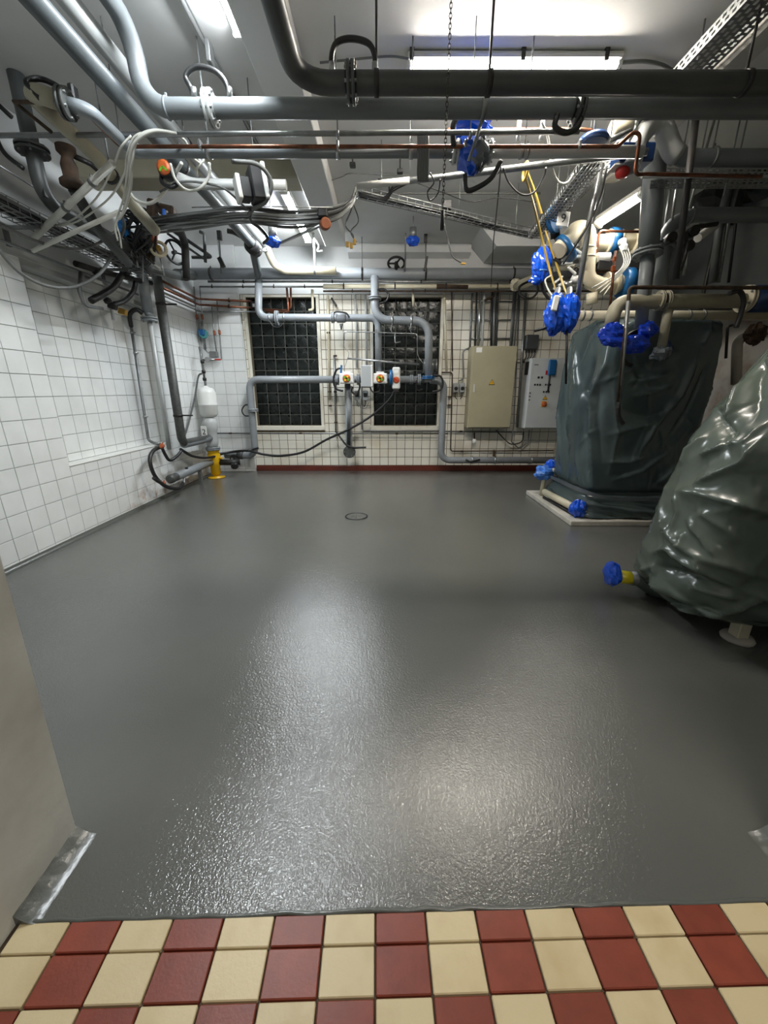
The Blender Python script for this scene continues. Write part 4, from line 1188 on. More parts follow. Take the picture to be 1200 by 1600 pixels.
# thin steel lines around the manifold
t = thing('sensing_line', 'thin steel tubing framed above the manifold', 'tubing', aY(600,540,7.1))
MB().tube(pY(7.12,(538,532),(538,518),(652,521.5),(652,540)), .010, .04, 6).build('tube', 'steel', t)
MB().cable(pY(7.12,(538,532),(538,542),(545,552),(541,566),(537,578)), .005).build('tube', 'steel', t)
MB().cable(pY(7.1,(652,540),(653,555),(660,566),(668,571)), .006).build('tube', 'steel', t)
MB().tube(pY(7.08,(543,560),(655,569.5)), .016, n=8).build('bar', 'steel', t)
MB().tube(pY(7.1,(617,521),(617,536),(626,534)), .010, .02, 6).build('tap', 'steel', t)
for x in (588, 578): MB().box(aY(x,517.5 if x==588 else 563.5,7.1), (.03,.03,.05)).build('clip', 'steel_dull', t)
# rusty and thin wall pipes between the windows
def wallpipe(lab, pts, r_=.016, m_='steel_dull', Y=7.52, bend=.05, name='wall_pipe', clips=()):
    t = pipe_run(name, lab, 'pipe', pY(Y,*pts), r_, m_, bend, n=8)
    for (x,y) in clips: MB().box(aY(x,y,Y), (.06,.04,.03), bev=.006).build('clip', 'rust', t)
    return t
wallpipe('stained cream pipe between the windows with a rusty tap', ((512,462),(515,625)), .022, 'pipe_beige', clips=((515,612),(516,634),(513,520)))
wallpipe('thin grey pipe beside the stained cream pipe, ending at the skirting', ((522,555),(525,680)), .016, 'steel_dull', clips=((524,556),(525,660),(524,612)))
wallpipe('grey conduit left of the right window, left of two', ((555,460),(558,575)), .018, 'pipe_light')
wallpipe('grey conduit left of the right window, right of two', ((571,460),(573,575)), .018, 'pipe_light')
wallpipe('grey conduit turning under the right window to the cabinet', ((565,605),(566,673),(815,675)), .014, 'steel_dull', clips=((720,674),))
wallpipe('thin conduit along the rear wall under both windows', ((330,677),(700,677.5)), .014, 'steel_dull', 7.46, clips=((360,677),(470,677),(620,677.5)))
wallpipe('rusty pipe framing the tiles right of the right window', ((690,582),(707,582),(704,705),(865,704)), .012, 'rust', clips=((703,620),(702,633),(722,705)))
wallpipe('cream stub pipe above the left window', ((488,452),(489,484),(482,485)), .022, 'pipe_beige', 7.4, .04)
wallpipe('cream stub pipe above the right window', ((645,452),(646,478)), .022, 'pipe_beige', 7.4)
wallpipe('stained downpipe right of the right window, left of two', ((694,455),(698,580)), .022, 'pipe_beige')
wallpipe('stained downpipe right of the right window, right of two', ((706,455),(707,580)), .012, 'rust')
tag(MB().tube(pY(7.35,(448,448),(451,488),(415,487)), .02, .04, 8).build('copper_bend', 'copper'), 'copper pipe bent across the top of the left window, front one', 'pipe')
tag(MB().tube(pY(7.4,(454,448),(455,480),(447,485),(402,483)), .018, .04, 8).build('copper_bend', 'copper'), 'copper pipe bent across the top of the left window, rear one', 'pipe')
tag(MB().box(aY(522,472,7.5), (.03,.05,.16), Matrix.Rotation(-.6,3,'Y'), bev=.008).build('wall_bracket', 'black_metal'), 'small black bracket on the wall between the windows', 'bracket')
# copper pair along the corner
for i,(za,zb,l) in enumerate(((467,471,'upper'),(476,481,'lower'))):
    a = aX(258,448+i*9,-3.2); b = aY(296,za,7.42)
    t = pipe_run('copper_pipe', l+' brown copper pipe turning from the left wall to the rear pier', 'pipe', [V(-3.2,6.0,b.z), V(-3.2,b.y,b.z), aY(393,zb,7.42)], .018, 'copper', .05, n=8)
    clamp(t, aY(358,za+3,7.42), (1,0,0), .018, 'rust', .03)
t = pipe_run('wall_pipe', 'thin grey pipe below the copper pair on the rear pier', 'pipe', [V(-3.2,6.2,aY(300,487,7.45).z), V(-3.2,7.44,aY(300,487,7.45).z), aY(400,487,7.45)], .013, 'steel_dull', .05, n=8)
MB().box(aY(396,476,7.38), (.08,.05,.09), bev=.006).build('end_block', 'black', t); MB().box(aY(397,477,7.345), (.05,.01,.05)).build('plate', 'label_white', t)
# little circulator group
t = thing('circulator_group', 'thin copper risers with a teal circulator pump on the rear pier', 'pump', aY(330,555,7.4))
for pts in (((303,448),(307,492),(309,520),(313,570)), ((312,448),(316,492),(319,545)), ((331,478),(334,520),(339,555)), ((339,470),(343,520),(346,562),(315,563))):
    MB().tube(pY(7.42,*pts), .012, .02, 8).build('pipe', 'steel_dull', t)
for (x,y) in ((308,495),(316,495),(335,520),(343,519)): MB().box(aY(x,y,7.40), (.04,.04,.08), bev=.01).build('valve', 'brown_orange', t)
q = aY(318,522,7.38)
MB().disc(q, (.5,-1,0), .075, .10, 16).build('circulator', 'teal', t); MB().box(q+V(-.01,-.05,.02), (.10,.05,.10), bev=.01).build('circulator_head', 'blue_paint', t)
MB().tube([q+V(0,0,.2), q+V(0,0,-.25)], .02, n=8).build('pipe', 'steel_dull', t)
MB().box(aY(334,554,7.4), (.14,.08,.10), bev=.01).build('mixer', 'steel_dull', t); MB().tube(pY(7.4,(319,545),(325,551),(336,551)), .012, .02, 8).build('pipe', 'steel', t)
for i,(x0,x1) in enumerate(((295,301),(302,316))): tag(MB().tube([aY(x0,492,7.42), aY(x1,580+i*60,7.42)], .012, n=6).build('wall_pipe', 'steel_dull'), ['thin steel pipe in the rear corner, shorter one','thin steel pipe in the rear corner reaching the vessel'][i], 'pipe')

# ================================================================== electrical cabinets
def warn(t, c, s):
    c = Vector(c)
    m = MB(); m.add([c+V(-s,0,-s*.8), c+V(s,0,-s*.8), c+V(0,0,s*.95)], [(0,1,2)]); m.build('warning_triangle', 'ink', t)
    s2 = s*.78; m = MB(); d = V(0,-.001,0); m.add([c+d+V(-s2,0,-s2*.74), c+d+V(s2,0,-s2*.74), c+d+V(0,0,s2*.9)], [(0,1,2)]); m.build('warning_field', 'warning_yellow', t)
    m = MB(); d = V(0,-.002,0); z = s*.42
    m.add([c+d+V(.15*z,0,.95*z), c+d+V(-.35*z,0,-.2*z), c+d+V(.05*z,0,-.2*z), c+d+V(-.1*z,0,-1.2*z), c+d+V(.4*z,0,.12*z), c+d+V(0,0,.12*z)], [(0,1,2),(2,3,4),(2,4,5),(0,2,5)]); m.build('lightning_mark', 'ink', t)
x0, x1, z0, z1 = 1.535, 2.325, .86, 2.26
t = thing('switch_cabinet', 'tall beige steel switch cabinet with a warning triangle on its door', 'cabinet', V((x0+x1)/2,7.42,z0))
MB().box(((x0+x1)/2,7.42,(z0+z1)/2), (x1-x0,.32,z1-z0), bev=.006).build('body', 'cabinet_beige', t)
dr = MB().box(((x0+x1)/2+.005,7.25,(z0+z1)/2+.005), (x1-x0-.03,.02,z1-z0-.02), bev=.005).build('door', 'cabinet_beige', t)
MB().box((x0+.075,7.235,1.56), (.03,.02,.14), bev=.005).build('handle', 'duct_white', dr)
warn(dr, V(1.92,7.239,1.66), .055)
MB().box((x0+.12,7.239,z1-.065), (.10,.002,.08)).build('sticker', 'label_white', dr)
for z in (1.1,2.05): MB().box((x1-.012,7.238,z), (.012,.012,.06)).build('hinge', 'cabinet_beige', dr)
x0, x1, z0, z1 = 2.56, 3.25, .86, 2.06
t = thing('control_cabinet', 'light grey control cabinet with push buttons, partly behind the covered machine', 'cabinet', V((x0+x1)/2,7.37,z0))
MB().box(((x0+x1)/2,7.39,(z0+z1)/2), (x1-x0,.36,z1-z0), bev=.006).build('body', 'cabinet_grey', t)
dr = MB().box(((x0+x1)/2+.004,7.20,(z0+z1)/2), (x1-x0-.02,.02,z1-z0-.02), bev=.005).build('door', 'cabinet_grey', t)
MB().box((x0-.004,7.36,z1-.16), (.012,.16,.22)).build('vent_grille', 'black_metal', t)
pc = V(0,7.187,0)
for (bx,bz,w_,h_) in ((2.72,1.74,.035,.035),(2.78,1.74,.03,.035),(2.67,1.62,.025,.03),(2.715,1.62,.025,.03),(2.76,1.62,.025,.03),(2.86,1.62,.025,.03),(2.90,1.62,.025,.03),(2.94,1.62,.025,.03),(2.84,1.50,.025,.03),(2.885,1.50,.025,.03),(2.93,1.50,.025,.03)):
    MB().box((bx,7.185,bz), (w_,.014,h_), bev=.003).build('button', 'black', dr)
for z in (1.36,1.42,1.48): MB().box((2.60,7.187,z), (.02,.01,.02)).build('latch', 'black_metal', dr)
warn(dr, V(2.88,7.188,1.40), .045)
MB().lathe(V(2.87,7.19,1.29), (0,-1,0), [(.045,0),(.045,.02),(.025,.045)], 16).build('main_switch', 'orange', dr)
MB().box((2.87,7.188,1.29), (.10,.004,.10)).build('switch_plate', 'warning_yellow', dr)
MB().box((2.66,7.188,1.95), (.07,.003,.012)).build('lettering_plate', 'ink', dr)
MB().box((2.86,7.187,1.82), (.05,.006,.07)).build('switch_frame', 'red', dr)
MB().tube([V(2.9,7.15,1.5), V(2.90,7.15,1.8)], .016, n=6).build('lever', 'black', t)
MB().box((2.92,7.14,1.90), (.14,.05,.26), bev=.02).build('blue_handle', 'blue_paint', t)
p = aY(830,535,7.5)
t = thing('terminal_box', 'small dark grey terminal box with four cable glands on the rear wall', 'box', p)
MB().box(p, (.22,.12,.24), bev=.012).build('body', 'pipe_dark', t)
MB().box(p-V(0,.062,0), (.21,.012,.22), bev=.005).build('lid', 'pipe_dark', t)
for k in range(4):
    q = p+V(-.08+.053*k,-.01,-.13); MB().cyl(q, (0,0,-1), .016, .04, 8).build('gland', 'black', t)
    MB().cable([q-V(0,0,.04), q-V(.01*(k-1),0,.12), q-V(.05+.03*k,-.02,.2), q-V(.14+.05*k,-.03,.21)], .009).build('cable', 'cable_dark', t)
# sockets
for i,(x,y,Y) in enumerate(((712,606,7.5),(722,606,7.5),(558,618,7.42),(571,618,7.42))):
    p = aY(x,y,Y)
    t = thing('wall_switch', ['grey rotary switch left of the beige cabinet, left of the pair','grey rotary switch left of the beige cabinet, right of the pair','small junction box under the manifold, left of the pair','small junction box under the manifold, right of the pair'][i], 'switch', p, 'small wall switches')
    MB().box(p, (.10,.07,.17), bev=.012).build('body', 'grey_plastic', t)
    if i < 2: MB().lathe(p-V(0,.03,.01), (0,-1,0), [(.032,0),(.032,.03),(.02,.04)], 12).build('knob', 'black', t); MB().box(p-V(0,.045,.085), (.06,.02,.02)).build('gland', 'black', t)
    else: MB().box(p-V(0,.036,-.01), (.065,.01,.07)).build('window', 'black', t)
    MB().cable([p-V(0,0,.085), p-V(0,.02,.16), p+V(.03 if i % 2 == 0 else -.03,-.02,-.2)], .008).build('cable', 'cable_dark', t)
MB_c = [(560,628),(563,636),(571,638),(577,628)]
cable('wire loop joining the two junction boxes under the manifold', pY(7.4,*MB_c), .006, 'cable_grey')
wallpipe('bent conduit from the switches up to the beige cabinet', ((717,595),(725,592),(723,548),(735,543)), .014, 'steel_dull', 7.5, .06)
# cable ladder above the cabinet
t = thing('cable_ladder', 'vertical cable ladder carrying conduits down to the beige cabinet', 'cable tray', aY(770,541,7.5))
for x0_,x1_ in ((738,734),(803,797)): MB().tube(pY(7.52,(x0_,458),(x1_,548)), .02, n=6).build('rail', 'steel_dull', t)
for y in (471,500,529): MB().tube(pY(7.53,(736,y),(801,y)), .012, n=6).build('rung', 'steel', t)
for i,(xa,xb,r_,m_) in enumerate(((745,742,.016,'cable_dark'),(751,747,.026,'steel'),(757,753,.022,'pipe_light'),(773,771,.03,'steel_dull'),(778,775,.02,'pipe_dark'),(769,767,.016,'cable_dark'),(806,799,.02,'pipe_dark'),(811,803,.014,'cable_grey'))):
    MB().tube(pY(7.46,(xa,456),(xb,543)), r_, n=8).build('conduit', m_, t)
MB().tube(pY(7.44,(757,470),(772,462)), .02, n=8).build('conduit', 'rust', t)
wallpipe('bundle conduit dropping between the two cabinets, thick one', ((822,458),(808,668)), .024, 'steel_dull', 7.5)
wallpipe('bundle conduit dropping between the two cabinets, thin one', ((812,458),(803,660),(799,690),(812,702),(825,690),(827,672)), .012, 'steel_dull', 7.5, .06)
cable('dark cable looping below the two cabinets', pY(7.46,(775,672),(790,688),(800,694),(815,690),(818,675)), .012, 'cable_dark')
t = thing('ceramic_stub', 'small white wall stub below the beige cabinet', 'fitting', aY(741,689,7.5))
p = aY(741,686,7.5); MB().lathe(p, (0,-.3,-1), [(.025,0),(.04,.02),(.04,.07),(.02,.1)],12).build('body', 'white_plastic', t); MB().tube([p, p+V(0,.03,.12)], .014, n=6).build('stem', 'rust', t)
# floor drain
p = aZ(557,807,0)
t = thing('floor_drain', 'round flush floor drain cover in the grey coating', 'drain', V(p.x,p.y,.003))
MB().torus(V(p.x,p.y,.001), (0,0,1), .135, .010, 32, 6).build('ring', 'black', t)
MB().disc(V(p.x,p.y,-.0), (0,0,1), .125, .006, 32).build('cover', 'floor', t)
for k in range(4): MB().box(V(p.x,p.y,.003)+V(.045*math.cos(k*1.57),.045*math.sin(k*1.57),0), (.05,.012,.003), Matrix.Rotation(k*1.57,3,'Z')).build('slot', 'drain', t)

# ================================================================== right side, overhead
def perforated_tray(label, A, B, side, w, h, flip=1, cell=.05):
    """channel tray with slotted sides and bottom: rails and webs, the slots are real gaps"""
    A, B, side = Vector(A), Vector(B), Vector(side).normalized()
    d = (B-A).normalized(); L = (B-A).length; up = V(0,0,1)
    t = thing('perforated_tray', label, 'cable tray', A)
    def strip(name, o, e1, width, rows):
        """slotted sheet starting at o, along d, width along e1"""
        m = MB(); n = int(L/cell); sw = width/(rows*2+1)
        for r in range(rows+1):
            a = o + e1*(sw*2*r); b = a + e1*sw
            m.quad(a, a+d*L, b+d*L, b)
        for r in range(rows):
            a0 = o + e1*(sw*(2*r+1))
            for i in range(n):
                q = a0 + d*(i*cell + (cell*.5 if r % 2 else 0))
                m.quad(q, q+d*cell*.38, q+d*cell*.38+e1*sw, q+e1*sw)
        return m.build(name, 'galv', t)
    strip('side', A, up, h, 2); strip('side', A+side*w, up, h, 2); strip('base', A, side, w, 5)
    return t
t = perforated_tray('slotted steel cable tray along the upper right ceiling', V(2.02,1.1,3.58), V(2.02,5.2,3.58), (1,0,0), .2, .075)
for y in (1.9,3.4,4.8): rod(t, V(2.12,y,3.6), .006)
t = thing('ceiling_duct', 'pale square duct beside the slotted tray, upper right', 'duct', V(2.39,3,3.6))
MB().box((2.39,3.0,3.66), (.17,3.9,.10), bev=.015).build('duct', 'duct_white', t)
for y in (1.8,3.9): MB().box((2.39,y,3.78), (.03,.03,.16)).build('hanger', 'steel_dull', t)
t = perforated_tray('slotted tray crossing at the right below the lagged pipe', aY(1040,276,3.85), V(4.55,3.85,aY(1040,276,3.85).z), (0,1,0), .2, .06)
rod(t, V(2.9,3.95,3.1)); rod(t, V(3.9,3.95,3.1))
t = pipe_run('rail_pipe', 'slim dark pipe running right along the slotted tray', 'pipe', [aY(1003,276,3.7), V(4.5,3.7,aY(1003,276,3.7).z)], .014, 'steel_dull', 0, n=8)
rod(t, V(3.4,3.7,3.0))
# lagged inverted U
t = pipe_run('lagged_pipe', 'pale lagged pipe arching in an inverted U and running right', 'pipe',
    [aY(985,262,3.85), aY(1000,214,3.9), aY(1030,180,4.0), aY(1050,236,3.95), aY(1068,247,3.95), V(4.5,3.95,aY(1068,247,3.95).z)], .062, 'pipe_grey', .11)
MB().tube([aY(985,262,3.85), aY(1000,214,3.9), aY(1030,180,4.0), aY(1050,236,3.95), aY(1060,244,3.95)], .074, .11).build('lagging', 'pipe_light', t)
for x in (1075, 1113): clamp(t, aY(x,246,3.95), (1,0,.0), .066, 'steel_dull', .02)
rod(t, aY(1113,238,3.95), .006); rod(t, aY(1156,238,3.95), .006)
# lower dark pipe with its drop
t = pipe_run('process_pipe', 'dark grey pipe from the right turning down to the covered machine', 'pipe',
    [V(4.5,4.35,aY(1100,336,4.35).z), aY(1085,336,4.35), aY(1042,352,4.4), aY(1038,395,4.4), aY(1022,512,4.42)], .062, 'pipe_mid', .14)
clamp(t, aY(1078,340,4.35), (1,0,-.2), .064, 'steel_dull', .02); rod(t, aY(1078,330,4.35), .006); rod(t, aY(1048,340,4.35), .006)
flange(t, aY(1036,384,4.4), (0,.1,1), .11, 'pipe_mid', bolts=6)
t = pipe_run('process_pipe', 'thick grey drop pipe left of the dark one, narrowing below its flange', 'pipe', [aY(1025,240,4.15), aY(1013,390,4.2)], .088, 'pipe_mid', 0)
flange(t, aY(1012,396,4.2), (0,.1,1), .125, 'pipe_mid', bolts=8)
MB().tube([aY(1012,396,4.2), aY(1001,512,4.25)], .058, n=16).build('lower_pipe', 'pipe_mid', t)
tag(MB().tube([aY(1088,180,3.72), aY(1056,436,3.72)], .03, n=4).build('support_post', 'black_metal'), 'black hanging support post in front of the right hand pipes', 'post')
for i,(x0,y0,x1,y1,l) in enumerate(((1116,188,1077,325,'bright steel hanger rod behind the black post, right one'),(1063,258,1050,345,'bright steel hanger rod behind the black post, left one'))):
    tag(MB().tube([aY(x0,y0,4.1), aY(x1,y1,4.2)], .010, n=6).build('hanger_rod', 'steel'), l, 'rod')
for i,(x0,x1) in enumerate(((1042,1028),(1050,1036))):
    tag(MB().tube([aY(x0,275,4.6), aY(x1,372,4.6)], .012, n=6).build('thin_pipe', 'steel_dull'), ['thin vertical pipe beside the thick drop pipe, left one','thin vertical pipe beside the thick drop pipe, right one'][i], 'pipe')
# cream pipes over the machine
Yc1 = 4.22
t = pipe_run('cream_pipe', 'thick cream pipe with a clamp joint over the covered machine', 'pipe',
    [aY(955,512,Yc1), aY(962,472,Yc1), aY(1165,470,Yc1)], .066, 'pipe_khaki', .17)
for x in (1030,1040): flange(t, aY(x,470,Yc1), (1,0,0), .09, 'pipe_khaki', bolts=4, gap=.006, th=.012)
MB().disc(aY(1035,470,Yc1), (1,0,0), .068, .03, 16).build('gasket', 'rust', t)
flange(t, aY(1165,467,Yc1), (1,0,0), .12, 'pipe_beige', bolts=6)
loop(t, pY(Yc1-.12,(1140,458),(1155,455),(1162,470),(1156,495),(1150,512)), .022, 'rubber', 'strap')
MB().cyl(aY(1170,467,Yc1), (1,0,.0), .12, .5, 20).build('valve_body', 'blue_dark', t)
t = pipe_run('cream_pipe', 'slimmer cream pipe lying along the top of the covered machine', 'pipe', [aY(903,493,4.75), V(4.5,4.75,aY(903,493,4.75).z)], .05, 'pipe_beige', 0)
for x in (910,922,1075,1098): clamp(t, aY(x,493,4.75), (1,0,0), .05, 'steel_dull', .016)
t = pipe_run('cream_pipe', 'cream drop pipe wrapped at its foot on the machine cover', 'pipe', [aY(1048,478,4.3), aY(1043,490,4.2), aY(1033,548,4.2)], .042, 'pipe_khaki', .05)
MB().blob(aY(1033,552,4.2), (.09,.08,.07), 31, .2).build('film_wrap', 'bag_grey', t)
MB().blob(aY(1042,545,4.22), (.05,.05,.07), 33, .2).build('blue_wrap', 'blue_dark', t)
# pipe cap with big ring in the dark
p = aY(1155,430,5.0)
t = thing('motor', 'dark round motor end at the right edge behind the cream pipe', 'motor', p)
MB().cyl(p, (1,.2,.0), .15, .38, 20).build('body', 'pipe_dark', t)
MB().torus(p, (1,.2,0), .15, .012, 24, 6).build('rim', 'steel_dull', t)
MB().cyl(p, (-1,-.2,0), .1, .02, 16).build('end_plate', 'pipe_dark', t)
t = thing('covered_duct', 'sagging black film over ducting at the right edge', 'duct', aY(1140,320,5.2))
MB().blob(aY(1135,315,5.2), (.35,.2,.22), 12, .2, 16, 10).build('film', 'black', t)
MB().blob(aY(1185,315,5.2), (.4,.22,.26), 14, .2, 16, 10).build('film', 'bag_grey', t)
rod(t, aY(1150,300,5.2), .01); rod(t, aY(1195,300,5.2), .01)
for i,(x0,x1,r_,m_) in enumerate(((1125,1113,.04,'pipe_dark'),(1138,1122,.02,'steel_dull'),(1150,1138,.014,'black_metal'))):
    tag(MB().tube([V(aY(x0,345,4.9).x+.03,4.9,H), aY(x0,345,4.9), aY(x1,442,4.9)], r_, .05, 10).build('drop_pipe', m_), ['wide dark drop pipe near the right edge','thin steel drop pipe near the right edge','thin black drop pipe nearest the right edge'][i], 'pipe')
t = thing('linkage', 'black lever linkage between the right hand pipes', 'linkage', aY(1085,360,4.3))
MB().tube([aY(1060,375,4.25), aY(1085,355,4.25), aY(1120,350,4.3)], .02, .03).build('arm', 'black_metal', t)
for (x,y) in ((1083,362),(1065,372),(1075,385),(1048,372)): MB().disc(aY(x,y,4.22), (0,1,0), .045, .06, 14).build('boss', 'black_metal', t)
MB().tube([aY(1078,375,4.3), aY(1068,430,4.3)], .012, n=6).build('rod', 'steel', t)
MB().tube([aY(1090,372,4.5), aY(1118,352,4.6)], .04, n=10).build('pipe', 'duct_white', t)
MB().torus(aY(1068,400,4.25), (1,-.5,0), .12, .012, 18, 6).build('wheel', 'black_metal', t)
# brown rail and lance
t = pipe_run('water_lance', 'brown rail pipe with a long lance hanging down over the machine cover', 'pipe',
    [V(4.5,4.05,aY(990,450,4.05).z), aY(984,449,4.05), aY(966,628,4.05)], .017, 'rust', .03, n=10)
MB().tube([aY(982,470,4.05), aY(966,640,4.05)], .019, n=10).build('sleeve', 'steel_dull', t)
loop(t, pY(4.05,(966,635),(966,647),(969,655),(974,662)), .022, 'rubber', 'nozzle')
t = pipe_run('copper_pipe', 'thin copper drop in front of the cream valves at the right', 'pipe', [aY(962,392,4.6), aY(950,508,4.6)], .014, 'copper', 0, n=8)
MB().box(aY(958,420,4.6), (.04,.04,.06), bev=.008).build('fitting', 'orange', t); MB().box(aY(960,405,4.6), (.03,.03,.05), bev=.006).build('fitting', 'orange', t)
t = pipe_run('copper_pipe', 'copper pipe stepping beside the cream valves behind the post', 'pipe', [aY(1000,362,5.0), aY(936,361,5.0), aY(929,424,5.0), aY(995,425,5.0)], .014, 'copper', .04, n=8)
rod(t, aY(1000,362,5.0), .005)
tag(MB().tube([aY(877,374,5.2), aY(858,372,5.2), aY(905,362,5.2)], .012, .03, 6).build('copper_pipe', 'copper'), 'short copper elbow beside the number plate', 'pipe')
# cream U pipe with blue flange and number plate
Yq = 4.95
t = pipe_run('cream_pipe', 'cream pipe in a tall S bend below the slanting strip light', 'pipe',
    [aY(872,392,Yq-.15), aY(902,356,Yq), aY(919,362,Yq), aY(917,438,Yq), aY(940,447,Yq), aY(980,442,Yq)], .082, 'pipe_beige', .13)
for y in (388,402): clamp(t, aY(917,y,Yq), (0,0,1), .083, 'pipe_beige', .012)
MB().disc(aY(884,388,Yq-.1), (1,-.2,.9), .15, .05, 20).build('blue_flange', 'blue_paint', t)
MB().disc(aY(977,442,Yq), (1,0,0), .15, .10, 20).build('blue_flange', 'blue_paint', t)
for x in (947,962): MB().disc(aY(x,443,Yq), (1,0,0), .115, .03, 20).build('flange', 'pipe_beige', t)
MB().tube([aY(925,458,Yq), aY(925,475,Yq)], .06, n=12).build('leg', 'pipe_beige', t)
t = thing('number_plate', 'white plate with a black 9 on the blue valve', 'sign', aY(880,342,4.72))
p = aY(880,342,4.72)
MB().box(p, (.125,.01,.13), Matrix.Rotation(.08,3,'Y'), bev=.003).build('plate', 'label_white', t); text(t, '9', p-V(0,.0065,0), .11, 'ink')
t = thing('blue_valve', 'blue valve with black actuator behind the number plate', 'valve', aY(870,330,5.0))
MB().disc(aY(866,343,4.95), (.8,-1,.1), .13, .05, 20).build('flange', 'blue_paint', t)
MB().box(aY(883,318,4.95), (.13,.12,.10), bev=.012).build('actuator', 'black', t); MB().box(aY(878,327,4.95), (.06,.08,.14), bev=.01).build('bracket', 'black_metal', t)
MB().blob(aY(884,314,4.87), (.03,.02,.02), 2, .1).build('reflector', 'white_plastic', t)
MB().tube([aY(866,343,4.98), aY(868,372,5.02)], .05, n=10).build('neck', 'black_metal', t)
MB().tube([aY(883,312,4.95), V(aY(883,312,4.95).x,4.95,H)], .008, n=6).build('hanger_rod', 'steel_dull', t)
# row of cream valves behind
t = thing('valve_row', 'row of cream and blue butterfly valves behind the S bend pipe', 'valve', aY(960,390,5.2))
MB().tube([aY(922,380,5.2), aY(1005,377,5.2)], .085, n=16).build('pipe', 'pipe_beige', t)
MB().disc(aY(957,377,5.2), (1,0,0), .135, .09, 20).build('valve_body', 'blue_paint', t)
for x in (950,965,990): MB().disc(aY(x,378,5.2), (1,0,0), .125, .03, 20).build('flange', 'pipe_beige', t)
MB().cyl(aY(931,404,4.95), (1,-.1,0), .055, .14, 16).build('motor', 'white_plastic', t)
MB().box(aY(945,415,4.95), (.20,.1,.10), bev=.012).build('gearbox', 'black', t)
MB().box(aY(975,388,4.9), (.09,.06,.10), bev=.03).build('lever_head', 'pipe_light', t); MB().disc(aY(972,378,4.92), (0,1,0), .035, .05).build('knob', 'white_plastic', t)
MB().box(aY(989,415,5.1), (.16,.1,.1), bev=.01).build('junction', 'black', t)
for i in range(4): loop(t, pD((968+4*i,385,4.9),(975+3*i,410,4.85),(960,430+3*i,4.8),(925+6*i,450+4*i,4.7)), .007, 'cable_white', 'cable')
# white lever cluster under the S bend
t = thing('valve_row', 'jumble of small white levers and chrome valves beside the S bend', 'valve', aY(890,420,4.9))
rng = random.Random(5)
for i in range(14):
    x, y = rng.uniform(866,908), rng.uniform(395,448)
    rot = Matrix.Rotation(rng.uniform(-.9,.9),3,'Y')
    if i % 3 == 0: MB().cyl(aY(x,y,4.9), rot@V(1,-.3,.2), rng.uniform(.02,.04), .10, 10).build('fitting', rng.choice(['steel','black_metal','white_plastic']), t)
    else: MB().box(aY(x,y,4.85), (rng.uniform(.06,.14),.03,rng.uniform(.02,.04)), rot, bev=.006).build('lever', rng.choice(['white_plastic','white_plastic','black','steel']), t)
MB().tube([aY(866,448,4.95), aY(912,446,4.95)], .014, n=8).build('bar', 'steel', t)
MB().tube([aY(866,420,4.95), aY(912,415,4.95)], .03, n=8).build('pipe', 'pipe_beige', t)
tag(MB().tube([aY(940,255,4.2), aY(921,345,4.3), aY(901,476,4.35)], .026, .1, 12).build('steel_pipe', 'steel'), 'bright steel pipe leaning in front of the cream S bend', 'pipe')
cable('black cable running down beside the leaning steel pipe', pD((948,262,4.1),(938,310,4.2),(922,345,4.25),(905,375,4.3),(880,412,4.5)), .009, 'cable_dark')
cable('white curled cable dangling from the conduit near the yellow tape', pD((846,190,3.7),(856,215,3.75),(862,260,3.8),(872,284,3.85),(886,286,3.85),(896,272,3.85)), .010, 'cable_white')
cable('white cable curling down to the large blue bags', pD((862,430,4.7),(852,438,4.7),(858,455,4.6),(868,468,4.5),(872,480,4.45)), .009, 'cable_white')
# wire basket at the right end of the centre tray and by the strip light
A, B = aY(838,372,5.3), aY(925,262,4.0)
t = thing('cable_basket', 'slotted basket tray rising along the right beside the number plate', 'cable tray', A)
d = (B-A).normalized(); s = d.cross(V(0,0,1)).normalized(); u2 = s.cross(d); L = (B-A).length
w = MB()
for k in (-.08,-.04,0,.04,.08): w.tube([A+s*k, B+s*k], .005, n=5)
for k in (-.09,.09): w.tube([A+s*k+u2*.06, B+s*k+u2*.06], .006, n=5)
for i in range(int(L/.05)):
    q = A+d*(i*.05); w.tube([q-s*.09+u2*.06, q-s*.09, q+s*.09, q+s*.09+u2*.06], .005, n=5)
w.build('basket', 'steel', t)
for i in range(5): MB().cable([A+s*(-.06+.03*i)+d*(L*j/5)+u2*(.02+random.uniform(0,.02)) for j in range(6)], .010, 6, 4).build('cable', 'cable_dark' if i % 2 else 'cable_grey', t)
rod(t, A+d*L*.4, .005); rod(t, A+d*L*.9, .005)
# yellow caution tape
for i,(pts,l) in enumerate(((((818,268,4.0),(832,312,4.3),(846,370,4.6),(860,425,4.7),(874,472,4.6)),'long strip of yellow caution tape hanging down to the blue bags'),
        (((824,268,4.0),(834,295,4.05),(846,334,4.1)),'short strip of yellow caution tape hanging from the cross pipe'),
        (((852,360,4.8),(866,402,4.85),(880,445,4.8),(892,476,4.6)),'lower yellow caution tape strip behind the long one'))):
    path = spline(pD(*pts), 6); m = MB(); vs = []
    for k, q in enumerate(path):
        a = .4*math.sin(k*.35+i); e = V(math.cos(a), math.sin(a), .1)*.012
        vs += [q-e, q+e, q+e+V(0,.0012,0), q-e+V(0,.0012,0)]
    fs = []
    for k in range(len(path)-1):
        for j in range(4): fs.append((4*k+j, 4*k+(j+1) % 4, 4*k+4+(j+1) % 4, 4*k+4+j))
    m.add(vs, fs, True); tag(m.build('caution_tape', 'yellow_tape'), l, 'tape', 'yellow caution tape')
_t = MB().torus(aY(821,268,3.95), (1,0,0), .06, .012, 16, 5, x=(0,0,1)); tag(_t.build('caution_tape', 'yellow_tape'), 'yellow tape looped round the slim cross pipe', 'tape', 'yellow caution tape')
